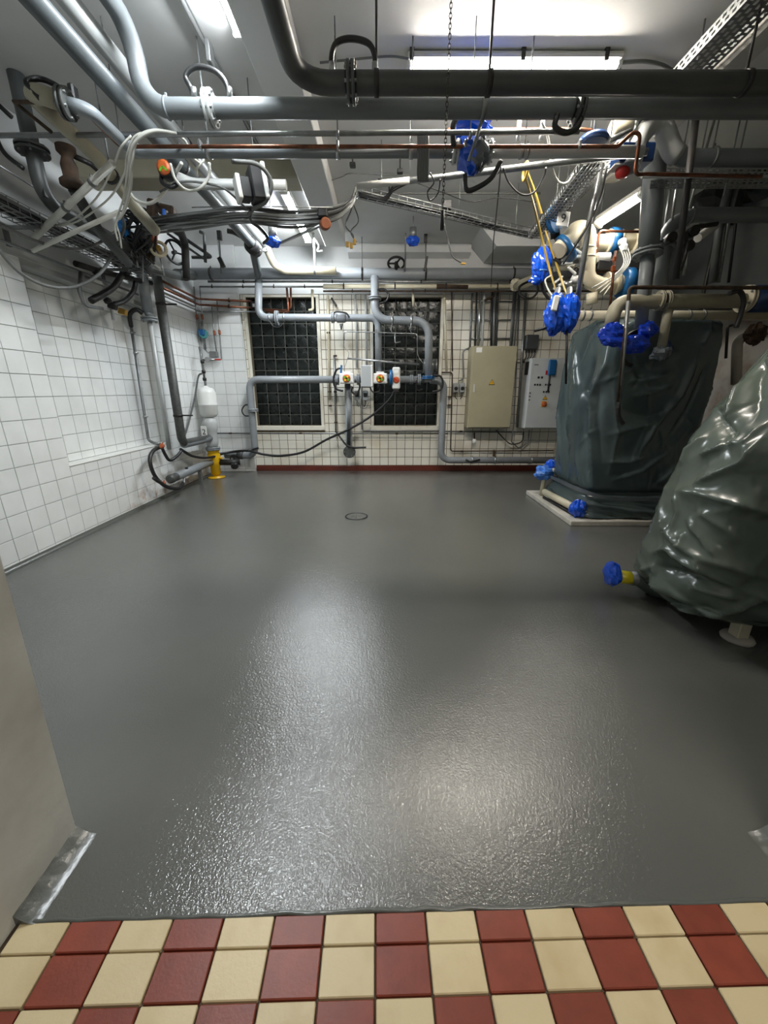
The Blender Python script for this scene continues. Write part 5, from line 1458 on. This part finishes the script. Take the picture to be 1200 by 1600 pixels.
# blue bags
def bag(lab, x, y, Y, rad, seed, m_='blue_bag', tie=True, strap=None):
    p = aY(x,y,Y); t = thing('wrapped_valve', lab, 'bag', p-V(0,0,rad[2]))
    MB().blob(p, rad, seed, .12, 26, 18, 9).build('bag', m_, t)
    if tie: MB().torus(p-V(0,0,rad[2]*.45), (0,0,1), rad[0]*.72, .010, 18, 5).build('tie', 'blue_light_bag', t)
    return t
t = bag('crinkled blue plastic bag tied round a valve beside the yellow tape', 846, 413, 4.85, (.105,.09,.16), 21)
MB().tube([aY(846,396,4.85), aY(850,372,4.95)], .03, n=8).build('valve_stem', 'steel_dull', t); MB().blob(aY(838,437,4.85), (.07,.06,.05), 22, .2).build('bag_end', 'blue_bag', t)
t = bag('large dark blue bag over a valve, left of the pair above the machine', 867, 492, 4.3, (.095,.09,.18), 23, tie=False)
MB().box(aY(868,474,4.2), (.06,.03,.14), Matrix.Rotation(.15,3,'Y'), bev=.01).build('strap', 'white_plastic', t)
MB().tube([aY(835,517,4.3), aY(862,510,4.3)], .014, n=8).build('handle', 'black', t); MB().tube([aY(868,470,4.3), aY(872,452,4.4)], .03, n=8).build('valve_stem', 'steel_dull', t)
t = bag('large blue bag over a valve, right of the pair above the machine', 889, 490, 4.3, (.10,.09,.17), 24, tie=False)
MB().tube([aY(889,472,4.3), aY(890,452,4.5)], .03, n=8).build('valve_stem', 'steel_dull', t)
t = bag('blue film knotted under the cream elbow on the machine cover', 955, 522, 4.15, (.12,.07,.10), 25, 'blue_dark_bag', False)
MB().blob(aY(963,533,4.12), (.13,.06,.05), 26, .2).build('film_end', 'blue_dark_bag', t)
t = bag('blue film bundle at the foot of the grey drop pipes', 990, 538, 4.15, (.15,.07,.08), 27, 'blue_dark_bag', False)
MB().blob(aY(1012,515,4.2), (.09,.07,.07), 28, .2).build('film_end', 'blue_dark_bag', t)
# red warning lamp under a dark blue box
p = aY(973,268,3.9)
t = thing('warning_lamp', 'red dome warning lamp under a dark blue box', 'lamp', p)
MB().box(p+V(.06,0,.10), (.28,.16,.13), bev=.012).build('box', 'blue_dark', t)
MB().box(p+V(0,0,.025), (.2,.12,.012)).build('plate', 'duct_white', t)
MB().lathe(p+V(0,0,.02), (0,0,-1), [(.055,0),(.055,.03),(.045,.055),(.02,.07)], 18).build('dome', 'red', t)
rod(t, p+V(.06,0,.16), .008)
# blue disc valve peeking above the cross pipe
t = thing('disc_valve', 'dark blue disc valve peeking above the slim cross pipe', 'valve', aY(926,224,3.8))
MB().lathe(aY(926,226,3.8), (0,0,1), [(.10,0),(.12,.02),(.10,.05),(.03,.07)], 20).build('disc', 'blue_dark', t)
rod(t, aY(926,220,3.8), .008)
MB().tube([aY(950,220,3.75), aY(985,205,3.8)], .02, n=8).build('stem', 'steel', t)
p = aY(970,203,3.9); MB().lathe(p-V(.08,0,0), (1,0,.1), [(.06,0),(.07,.02),(.07,.14),(.05,.16)], 14).build('actuator', 'pipe_beige', t)
cable('black hose loop hanging at the right end of the lagged rear pipe', pD((832,437,6.62),(812,448,6.5),(815,463,6.4),(830,466,6.4),(840,455,6.4),(838,437,6.55)), .018, 'rubber', 'hose', 'hose')
MB_h = pD((845,432,4.86),(848,452,4.9),(858,466,4.9),(868,462,4.85),(870,446,4.8)); cable('black hose loop behind the small blue bag', MB_h, .018, 'rubber', 'hose', 'hose')
t = pipe_run('cream_pipe', 'rusty stained cream pipe low on the right wall', 'pipe', [aY(1150,600,4.75), aY(1152,532,4.75), aY(1176,520,4.75), V(4.5,4.75,aY(1190,520,4.75).z)], .05, 'plaster_dirty', .08)
MB().blob(aY(1180,522,4.66), (.12,.06,.10), 41, .25).build('corroded_valve', 'rust', t)
MB().tube([aY(1145,508,4.6), aY(1137,510,4.6), aY(1134,560,4.6)], .014, .03, 8).build('drain_line', 'black_metal', t)

# dark box duct, added to darken the upper right wall
t = thing('added_dark_duct', 'large dark duct added high along the right wall to darken it', 'duct', V(4.27,5.9,2.5))
MB().box((4.27,5.9,2.98), (.56,3.0,.92), bev=.02).build('duct', 'pipe_dark', t)
for y in (4.42,5.4,6.4,7.36): MB().box((4.27,y,2.98), (.62,.04,.98), bev=.006).build('flange', 'black_metal', t)
for y in (5.0,6.8): MB().box((4.27,y,3.64), (.03,.03,.42)).build('hanger', 'steel_dull', t)
t = thing('white_conduit', 'pair of short white conduits rising to the ceiling behind the wrapped valve', 'conduit', aY(812,222,3.95))
for x in (809, 845):
    p = aY(x,222,3.95); MB().tube([p, V(p.x,p.y,H)], .018, n=8).build('conduit', 'white_plastic', t)
MB().tube([aY(700,203,3.9), aY(905,202,3.9), aY(926,204,3.9), aY(927,222,3.9)], .014, .03, 8).build('copper_line', 'copper', t)
# black thin rod and feed hose over the far cover
tag(MB().tube(pY(4.28,(886,505),(884,600)), .012, n=6).build('probe_rod', 'black'), 'thin black rod hanging beside the big blue bags', 'rod')

# ================================================================== draped machines: film settled over a solid with a small cloth solver
def value_noise(x, y, seed, perx=0):
    rng = np.random.default_rng(seed); T = rng.random((64,64))
    xi, yi = np.floor(x).astype(int), np.floor(y).astype(int)
    fx, fy = x-xi, y-yi; fx = fx*fx*(3-2*fx); fy = fy*fy*(3-2*fy)
    g = lambda a, b: T[a % 64, b % 64]
    return (g(xi,yi)*(1-fx)+g(xi+1,yi)*fx)*(1-fy) + (g(xi,yi+1)*(1-fx)+g(xi+1,yi+1)*fx)*fy
def ridged(x, y, seed, octs=3):
    out = 0; a = 1.0; tot = 0
    for k in range(octs):
        out = out + a*(1-np.abs(2*value_noise(x*2**k+7.3*k, y*2**k+3.1*k, seed+k)-1)); tot += a; a *= .5
    return out/tot
def drape(rows, cen, half, pw, nu, folds, seed, crumple=.02, stray=40, skirt=None, extra=None, lean=.6):
    """film round a machine: a closed skin that follows the solid, thrown into creases that run along given lines on it"""
    rng = np.random.default_rng(seed); nv = len(rows)
    th = np.linspace(0, 2*np.pi, 4000, endpoint=False) + np.pi*.25     # seam at the far side
    ct, st = np.cos(th), np.sin(th)
    sx = np.sign(ct)*np.abs(ct)**(2/pw); sy = np.sign(st)*np.abs(st)**(2/pw)
    cx, cy = cen(.8); a, b = half(.8)
    seg = np.hypot(np.diff(np.append(sx, sx[0]))*a, np.diff(np.append(sy, sy[0]))*b)
    cum = np.concatenate([[0], np.cumsum(seg)]); Lp = cum[-1]
    q1 = np.linspace(0, Lp, nu, endpoint=False)
    sx = np.interp(q1, cum[:-1], sx); sy = np.interp(q1, cum[:-1], sy)
    P = np.zeros((nv,nu,3)); Nn = np.zeros((nv,nu,3))
    nx = np.sign(sx)*np.abs(sx)**(pw-1)/a; ny = np.sign(sy)*np.abs(sy)**(pw-1)/b; nl = np.hypot(nx,ny); nx /= nl; ny /= nl
    for i, (s, z) in enumerate(rows):
        cx, cy = cen(z); a, b = half(z)
        P[i,:,0] = cx+sx*a*s; P[i,:,1] = cy+sy*b*s; P[i,:,2] = z
        side = min(1.0, max(0.0, (s-.8)/.2))
        Nn[i,:,0] = nx*side; Nn[i,:,1] = ny*side; Nn[i,:,2] = 1-side
    q = np.broadcast_to(q1-Lp/2, (nv,nu)); zz = P[:,:,2]
    # where a spot of the photo falls on the skin
    rel = P-np.array(CAM); zc = rel[:,:,1]*CP-rel[:,:,2]*SP; upc = rel[:,:,1]*SP+rel[:,:,2]*CP
    px = 600+FPX*rel[:,:,0]/zc; py = 800-FPX*upc/zc
    facing = (Nn*rel).sum(2) < 0
    def spot(x, y):
        d = (px-x)**2+(py-y)**2+np.where(facing,0,1e7); k = int(np.argmin(d)); i, j = divmod(k, nu)
        return q[i,j], zz[i,j]
    lines = [([spot(x,y) for x,y in pts], A, w) for pts, A, w in folds]
    for k in range(stray):                                             # more creases all round, none of them the same
        q0 = rng.uniform(-Lp/2, Lp/2); z0 = rng.uniform(.25, rows[0][1]); an = rng.normal(math.pi/2, lean); l = rng.uniform(.15,.7)
        lines.append(([(q0,z0),(q0+l*math.cos(an)*.5,z0+l*math.sin(an)*.5),(q0+l*math.cos(an+rng.uniform(-.4,.4)),z0+l*math.sin(an))], rng.uniform(-.012,.02), rng.uniform(.008,.022)))
    D = np.zeros((nv,nu))
    for pts, A, w in lines:
        best = np.full((nv,nu), 1e9); tt = np.zeros((nv,nu)); tot = sum(math.dist(pts[k],pts[k+1]) for k in range(len(pts)-1))+1e-6; acc = 0
        for (a0,b0),(a1,b1) in zip(pts[:-1],pts[1:]):
            l = math.dist((a0,b0),(a1,b1))+1e-9; ux, uy = (a1-a0)/l, (b1-b0)/l
            t_ = np.clip((q-a0)*ux+(zz-b0)*uy, 0, l)
            d = np.hypot(q-a0-t_*ux, zz-b0-t_*uy)
            m = d < best; best = np.where(m, d, best); tt = np.where(m, (acc+t_)/tot, tt); acc += l
        tp = np.clip(np.minimum(tt, 1-tt)*4+.25, 0, 1)
        D += A*tp*np.exp(-(best/(w*.8))**.85)
    # fine crumple, drawn out along the pull of the film
    u1, v1 = q*.9+zz*.45, zz*.9-q*.45
    D += crumple*(ridged(u1*6+9, v1*1.1+5, seed, 4)-.5)*1.6 + crumple*.5*(ridged(q*4+zz*2+20, zz*1.2-q*.6+9, seed+9)-.5)
    if skirt is not None: D += skirt(q, zz, seed)
    P = P+Nn*D[:,:,None]
    if extra is not None: P = extra(P)
    for _ in range(1):
        P[1:-1] = P[1:-1]*.8+.05*(P[:-2]+P[2:]+np.roll(P,1,1)[1:-1]+np.roll(P,-1,1)[1:-1])
    P[:,:,2] = np.maximum(P[:,:,2], rows[-1][1]-.03)
    return P
def film(name, P, m_, parent, cap=True):
    nv, nu, _ = P.shape
    vs = [V(*q) for q in P.reshape(-1,3)]
    fs = []
    for i in range(nv-1):
        for j in range(nu):
            j2 = (j+1) % nu; fs.append((i*nu+j, (i+1)*nu+j, (i+1)*nu+j2, i*nu+j2))
    if cap: fs.append(tuple(range(nu)))
    m = MB(); m.add(vs, fs, True); o = m.build(name, m_, parent)
    return o
def lerp_tab(tab):
    zs_ = np.array([r[0] for r in tab])
    return lambda z, k: np.interp(z, zs_, np.array([r[k] for r in tab]))

def film_mat(name, col, col2):
    mat(name, col, .27, col2=col2, nscale=2.5, coat=.1, amount=.8)
    m = M[name]; nt = m.node_tree; N = nt.nodes; L = nt.links; b = N['Principled BSDF']
    tc = N.new('ShaderNodeTexCoord'); mp = N.new('ShaderNodeMapping'); mp.inputs['Rotation'].default_value = (.3,.7,.4); mp.inputs['Scale'].default_value = (3,3,1.1)
    L.new(tc.outputs['Object'], mp.inputs[0])
    n1 = N.new('ShaderNodeTexNoise'); n1.inputs['Scale'].default_value = 2.2; n1.inputs['Detail'].default_value = 4; n1.inputs['Distortion'].default_value = .6
    n1.noise_type = 'RIDGED_MULTIFRACTAL'
    L.new(mp.outputs[0], n1.inputs['Vector'])
    bp = N.new('ShaderNodeBump'); bp.inputs['Strength'].default_value = .05; bp.inputs['Distance'].default_value = .03
    L.new(n1.outputs[0], bp.inputs['Height']); L.new(bp.outputs[0], b.inputs['Normal']); L.new(bp.outputs[0], b.inputs['Coat Normal'])
film_mat('film_green', S(92,102,92), S(80,90,84))
film_mat('film_slate', S(70,84,84), S(60,72,76))

# ---- far machine
t1 = lerp_tab([(0,.60,.55,2.98,4.93),(.25,.60,.54,2.98,4.93),(.32,.60,.55,2.98,4.93),(1.2,.62,.57,2.98,4.93),(2.17,.60,.55,2.98,4.93)])
c1 = lambda z: (t1(z,3), t1(z,4)); h1 = lambda z: (t1(z,1), t1(z,2))
F1 = [([(1092,550),(1062,618),(1020,666),(994,714)], .075, .05), ([(1115,590),(1098,632),(1078,680)], .05, .045), ([(1107,517),(1094,545)], .05, .05), ([(1124,515),(1127,600)], .04, .05),
      ([(956,528),(950,570),(930,618),(927,690),(926,760)], .09, .06), ([(900,549),(904,600),(894,648),(886,690)], .07, .045), ([(887,520),(885,620),(886,744)], -.06, .035), ([(875,540),(873,640),(880,740)], .05, .04),
      ([(915,640),(919,700),(921,752)], -.06, .035), ([(908,600),(902,680),(905,750)], .05, .03), ([(984,596),(1020,590),(1056,580)], .05, .045), ([(990,621),(1030,610),(1055,596)], .045, .04), ([(1000,560),(1030,552),(1060,556)], .05, .05), ([(985,575),(1000,590),(984,610)], -.04, .03),
      ([(951,678),(990,668),(1022,660)], .05, .05), ([(948,722),(980,722),(1008,712)], .04, .04), ([(958,750),(1000,735),(1050,700)], .05, .05), ([(1026,755),(1056,729)], .06, .04), ([(975,640),(1010,650),(1045,640)], -.04, .06), ([(1040,690),(1075,640),(1110,560)], -.05, .05),
      ([(940,590),(935,650),(940,720)], -.04, .04), ([(960,600),(962,680),(950,740)], .04, .04), ([(930,560),(912,610),(925,628)], -.07, .05)]
def skirt1(q, z, seed):
    k = np.clip((.36-z)/.2, 0, 1)
    return k*(.05+.09*(ridged(q*2.2+z*3, z*11+q*1.2, seed+20)-.45)) - .05*np.exp(-((z-.36)/.03)**2)
def peak1(P):
    x, y, z = P[:,:,0], P[:,:,1], P[:,:,2]
    k = np.clip((z-1.7)/.45, 0, 1)
    P[:,:,2] = z + k*(.17*np.exp(-((x-2.72)/.28)**2-((y-5.05)/.4)**2) + .05*ridged(x*3, y*3, 77) - .06*np.exp(-((x-2.42)/.12)**2-((y-4.4)/.15)**2))
    return P
rows = [(s, 2.17) for s in np.linspace(.04,.97,22)] + [(1.0, z) for z in np.linspace(2.14,.075,120)]
P1 = drape(rows, c1, h1, 7.0, 340, F1, 3, .007, 130, skirt1, peak1, .5)
t = thing('covered_machine', 'tall machine wrapped in dark green film on a pale plinth', 'machine', V(2.98,4.93,.06))
film('film_cover', P1, 'film_slate', t)
MB().box((2.98,4.93,1.12), (1.0,.9,1.98), bev=.05).build('machine_body', 'pipe_dark', t)
# tape round the foot
tp = MB(); n = 60; vs = []
for k in range(n):
    a = 2*math.pi*k/n; cx, sy_ = math.cos(a), math.sin(a)
    e = V(2.98+math.copysign(abs(cx)**.4,cx)*.66, 4.93+math.copysign(abs(sy_)**.4,sy_)*.61, .32+.04*math.sin(a*2+1))
    vs += [e, e+V(0,0,.045)]
tp.add(vs, [(2*k, (2*k+2) % (2*n), (2*k+3) % (2*n), 2*k+1) for k in range(n)], True); tp.build('tape_band', 'bag_grey', t)
hs = MB().cable([V(2.62,4.31,2.10), V(2.50,4.30,2.05), V(2.46,4.29,1.92), V(2.50,4.29,1.80), V(2.58,4.29,1.76)], .022, 8); hs.build('hose', 'rubber', t)
pl = MB(); pl.box((3.35,5.0,.03), (2.34,1.48,.06), bev=.006)
tag(pl.build('machine_plinth', 'concrete_plinth'), 'low pale concrete plinth under the far covered machine', 'plinth')
t = thing('sump_pipe', 'chipped cream pipe lying along the plinth edge with a blue bag on its end', 'pipe', V(2.28,4.7,.07))
MB().tube([V(2.25,5.25,.16), V(2.30,4.5,.16)], .045, n=12).build('pipe', 'pipe_beige', t)
MB().tube([V(2.25,5.25,.08), V(2.30,4.45,.08)], .02, n=8).build('rail', 'black_metal', t)
MB().blob(V(2.32,4.42,.17), (.095,.09,.10), 51, .16, 18, 12, 8).build('bag', 'blue_bag', t)
t = thing('wrapped_valve', 'pale blue bag over a low outlet behind the far machine foot', 'bag', V(2.30,5.45,.06))
MB().blob(V(2.28,5.42,.40), (.13,.1,.10), 53, .2).build('bag', 'blue_light_bag', t); MB().blob(V(2.38,5.45,.50), (.07,.07,.08), 54, .2).build('bag', 'blue_bag', t)
MB().tube([V(2.42,5.35,.46), V(2.30,5.42,.40), V(2.28,5.42,.07)], .03, .05).build('outlet', 'pipe_beige', t)

# ---- near machine
t2 = lerp_tab([(z, (3.5-l)/2, b, (3.5+l)/2, 2.44) for (z,l,b) in ((0,1.98,.40),(.12,1.95,.42),(.4,1.93,.43),(.8,1.99,.42),(1.2,2.10,.41),(1.8,2.48,.36),(2.1,2.70,.30))])
c2 = lambda z: (t2(z,3), t2(z,4)); h2 = lambda z: (t2(z,1), t2(z,2))
F2 = [([(1097,711),(1120,702),(1140,692)], .05, .03), ([(1092,755),(1130,738),(1166,719),(1197,682)], .07, .05), ([(1059,764),(1105,772),(1150,784),(1200,798)], .06, .06), ([(1081,811),(1100,838),(1126,870)], .05, .028),
      ([(1036,786),(1047,824),(1074,854),(1137,880),(1200,904)], .07, .05), ([(1025,862),(1054,858),(1106,890),(1155,919),(1200,931)], .08, .045), ([(1035,885),(1090,898),(1150,915),(1190,935)], -.07, .04), ([(1029,903),(1040,925),(1050,945),(1079,972)], .07, .04),
      ([(1047,944),(1085,947),(1124,948)], -.06, .025), ([(1088,968),(1130,950),(1165,935),(1200,925)], .06, .035), ([(1165,590),(1150,630),(1138,662)], .06, .05), ([(1192,560),(1180,620),(1176,665)], -.05, .05), ([(1120,640),(1135,668),(1148,690)], -.05, .035), ([(1140,692),(1170,690),(1198,660)], .05, .035),
      ([(1066,730),(1080,700),(1110,675)], .04, .04), ([(1062,770),(1066,800),(1058,830)], .04, .035), ([(1070,845),(1080,835),(1078,860)], .04, .03), ([(1098,870),(1104,890)], .06, .03), ([(1150,780),(1180,792),(1200,805)], .05, .04), ([(1080,910),(1120,925),(1150,930)], .05, .03), ([(1010,893),(1030,885),(1036,905)], .05, .03), ([(1100,800),(1140,830),(1160,850)], .035, .04)]
def skirt2(q, z, seed):
    k = np.clip((.5-z)/.3, 0, 1)
    return k*(.03+.055*(ridged(q*1.3+z*2, z*9+q*1.6, seed+20)-.45)) - .10*np.clip((.2-z)/.1, 0, 1)
rows = [(s, 2.12) for s in np.linspace(.04,.97,16)] + [(1.0, z) for z in np.linspace(2.09,.13,140)]
P2 = drape(rows, c2, h2, 4.0, 360, F2, 11, .006, 190, skirt2, None, .9)
t = thing('covered_machine', 'bulky machine wrapped in shiny green film, nearest the doorway', 'machine', V(2.7,2.44,0))
film('film_cover', P2, 'film_green', t)
for (x,y) in ((2.24,2.10),(3.2,2.12),(2.24,2.75),(3.2,2.75)):
    lg = MB().box((x,y,.10), (.075,.075,.20), bev=.006).build('leg', 'pipe_beige', t)
    MB().lathe(V(x,y,0), (0,0,1), [(.085,0),(.09,.012),(.08,.028),(.04,.032)], 16).build('foot', 'plaster_dirty', lg)
MB().box((2.72,2.44,.17), (1.2,.72,.07), bev=.01).build('base_frame', 'steel_dull', t)
MB().tube([V(2.35,2.02,.14), V(2.75,1.98,.16), V(3.2,2.0,.16)], .02, n=8).build('pipe', 'plaster_dirty', t)
t = thing('outlet_spout', 'spout in a yellow sleeve with a blue wrapped end, low on the near machine', 'spout', V(1.8,2.68,.3))
sp0 = aY(1003,903,2.68); sp1 = aY(950,896,2.68)
MB().tube([sp0+V(.1,0,-.0), aY(984,904,2.68)], .055, n=14).build('spout', 'steel_dull', t)
MB().lathe(aY(991,904,2.68), V(1,.0,-.02), [(.052,0),(.06,.02),(.085,.06),(.13,.12),(.17,.2)], 22).build('film_collar', 'film_green', t)
MB().tube([aY(991,904,2.68), aY(963,900,2.68)], .05, n=14).build('sleeve', 'yellow_sleeve', t)
MB().blob(aY(957,897,2.68), (.05,.09,.09), 61, .14, 18, 12, 9).build('wrap', 'blue_bag', t)

# ================================================================== fluorescent lights
def strip_light(label, p0, p1, up, mtube, wide=.10, brackets=True, single=None, th=.05, hw=1.2, arc=62):
    p0, p1, up = Vector(p0), Vector(p1), Vector(up).normalized()
    t = thing('strip_light', label, 'lamp', p0.lerp(p1, .5), 'fluorescent strip lights')
    d = (p1 - p0); L = d.length; d.normalize(); s = d.cross(up).normalized()
    rot = Matrix((d, s, up)).transposed()
    c = p0.lerp(p1, .5)
    MB().box(c + up*(.012+th/2), (L+.06, wide*hw, th), rot, bev=.012).build('housing', 'duct_white', t)
    # clear cover below the housing, lit by the tubes inside
    m = MB(); vs = []; n = 12; rr = wide*.46
    for e in (p0, p1):
        for k in range(n+1):
            a = R(-arc) + R(2*arc)*k/n
            vs.append(e + s*(math.sin(a)/math.sin(R(arc))*rr) - up*((math.cos(a)-math.cos(R(arc)))*rr*1.3-.012))
    m.add(vs, [(k, k+1, n+2+k, n+1+k) for k in range(n)] + [tuple(range(n+1)), tuple(range(n+1, 2*n+2))[::-1]], True); m.build('diffuser', mtube, t)
    for e, q in ((p0, -1), (p1, 1)):
        MB().box(e + d*q*.02, (.04, wide, .045), rot, bev=.008).build('end_cap', 'white_plastic', t)
    return t, d, s, up
t, d, s, up = strip_light('long ceiling strip light above the two thick overhead pipes', V(.20,3.70,3.79), V(1.70,3.70,3.79), (0,0,1), 'tube_warm', .10, th=.035, hw=1.7)
for x in (.2, 1.0, 1.6):
    MB().box((x, 3.62, 3.815), (.03, .012, .07)).box((x,3.65,3.845),(.03,.07,.008)).build('bracket', 'black_metal', t)
strip_light('strip light beside the white ceiling beam, nearest the doorway', V(-.968,1.9,3.785), V(-.968,3.40,3.785), (0,0,1), 'tube_near', .08, th=.035, hw=1.1, arc=66)
strip_light('strip light glowing behind the cable bundle, left of the beam', V(-1.18,5.47,3.74), V(-1.18,6.98,3.74), (0,0,1), 'tube_cool', hw=1.3, arc=62)
p0, p1 = aZ(937,349,3.30), aZ(1000,308,3.36)
t, d, s, up = strip_light('strip light hung at a slant above the beige pipework', p0, p1, (.35,.1,1), 'tube_dim', .11)
for p in (p0, p1):
    MB().tube([p + V(0,0,.05), V(p.x, p.y, H)], .006, n=6).build('hanger', 'steel_dull', t)

# corridor ceiling, and an unseen lamp added to brighten jamb and front tiles
cc = MB(); cc.box((.1, -.65, 2.86), (5.0, 2.5, .06))
struct(cc.build('ceiling_corridor', 'plaster_ceiling'), 'plain low ceiling of the corridor')
strip_light('unseen strip light added on the corridor ceiling to brighten the doorway', V(.45,-.35,2.76), V(1.65,-.35,2.76), (0,0,1), 'tube_fill')
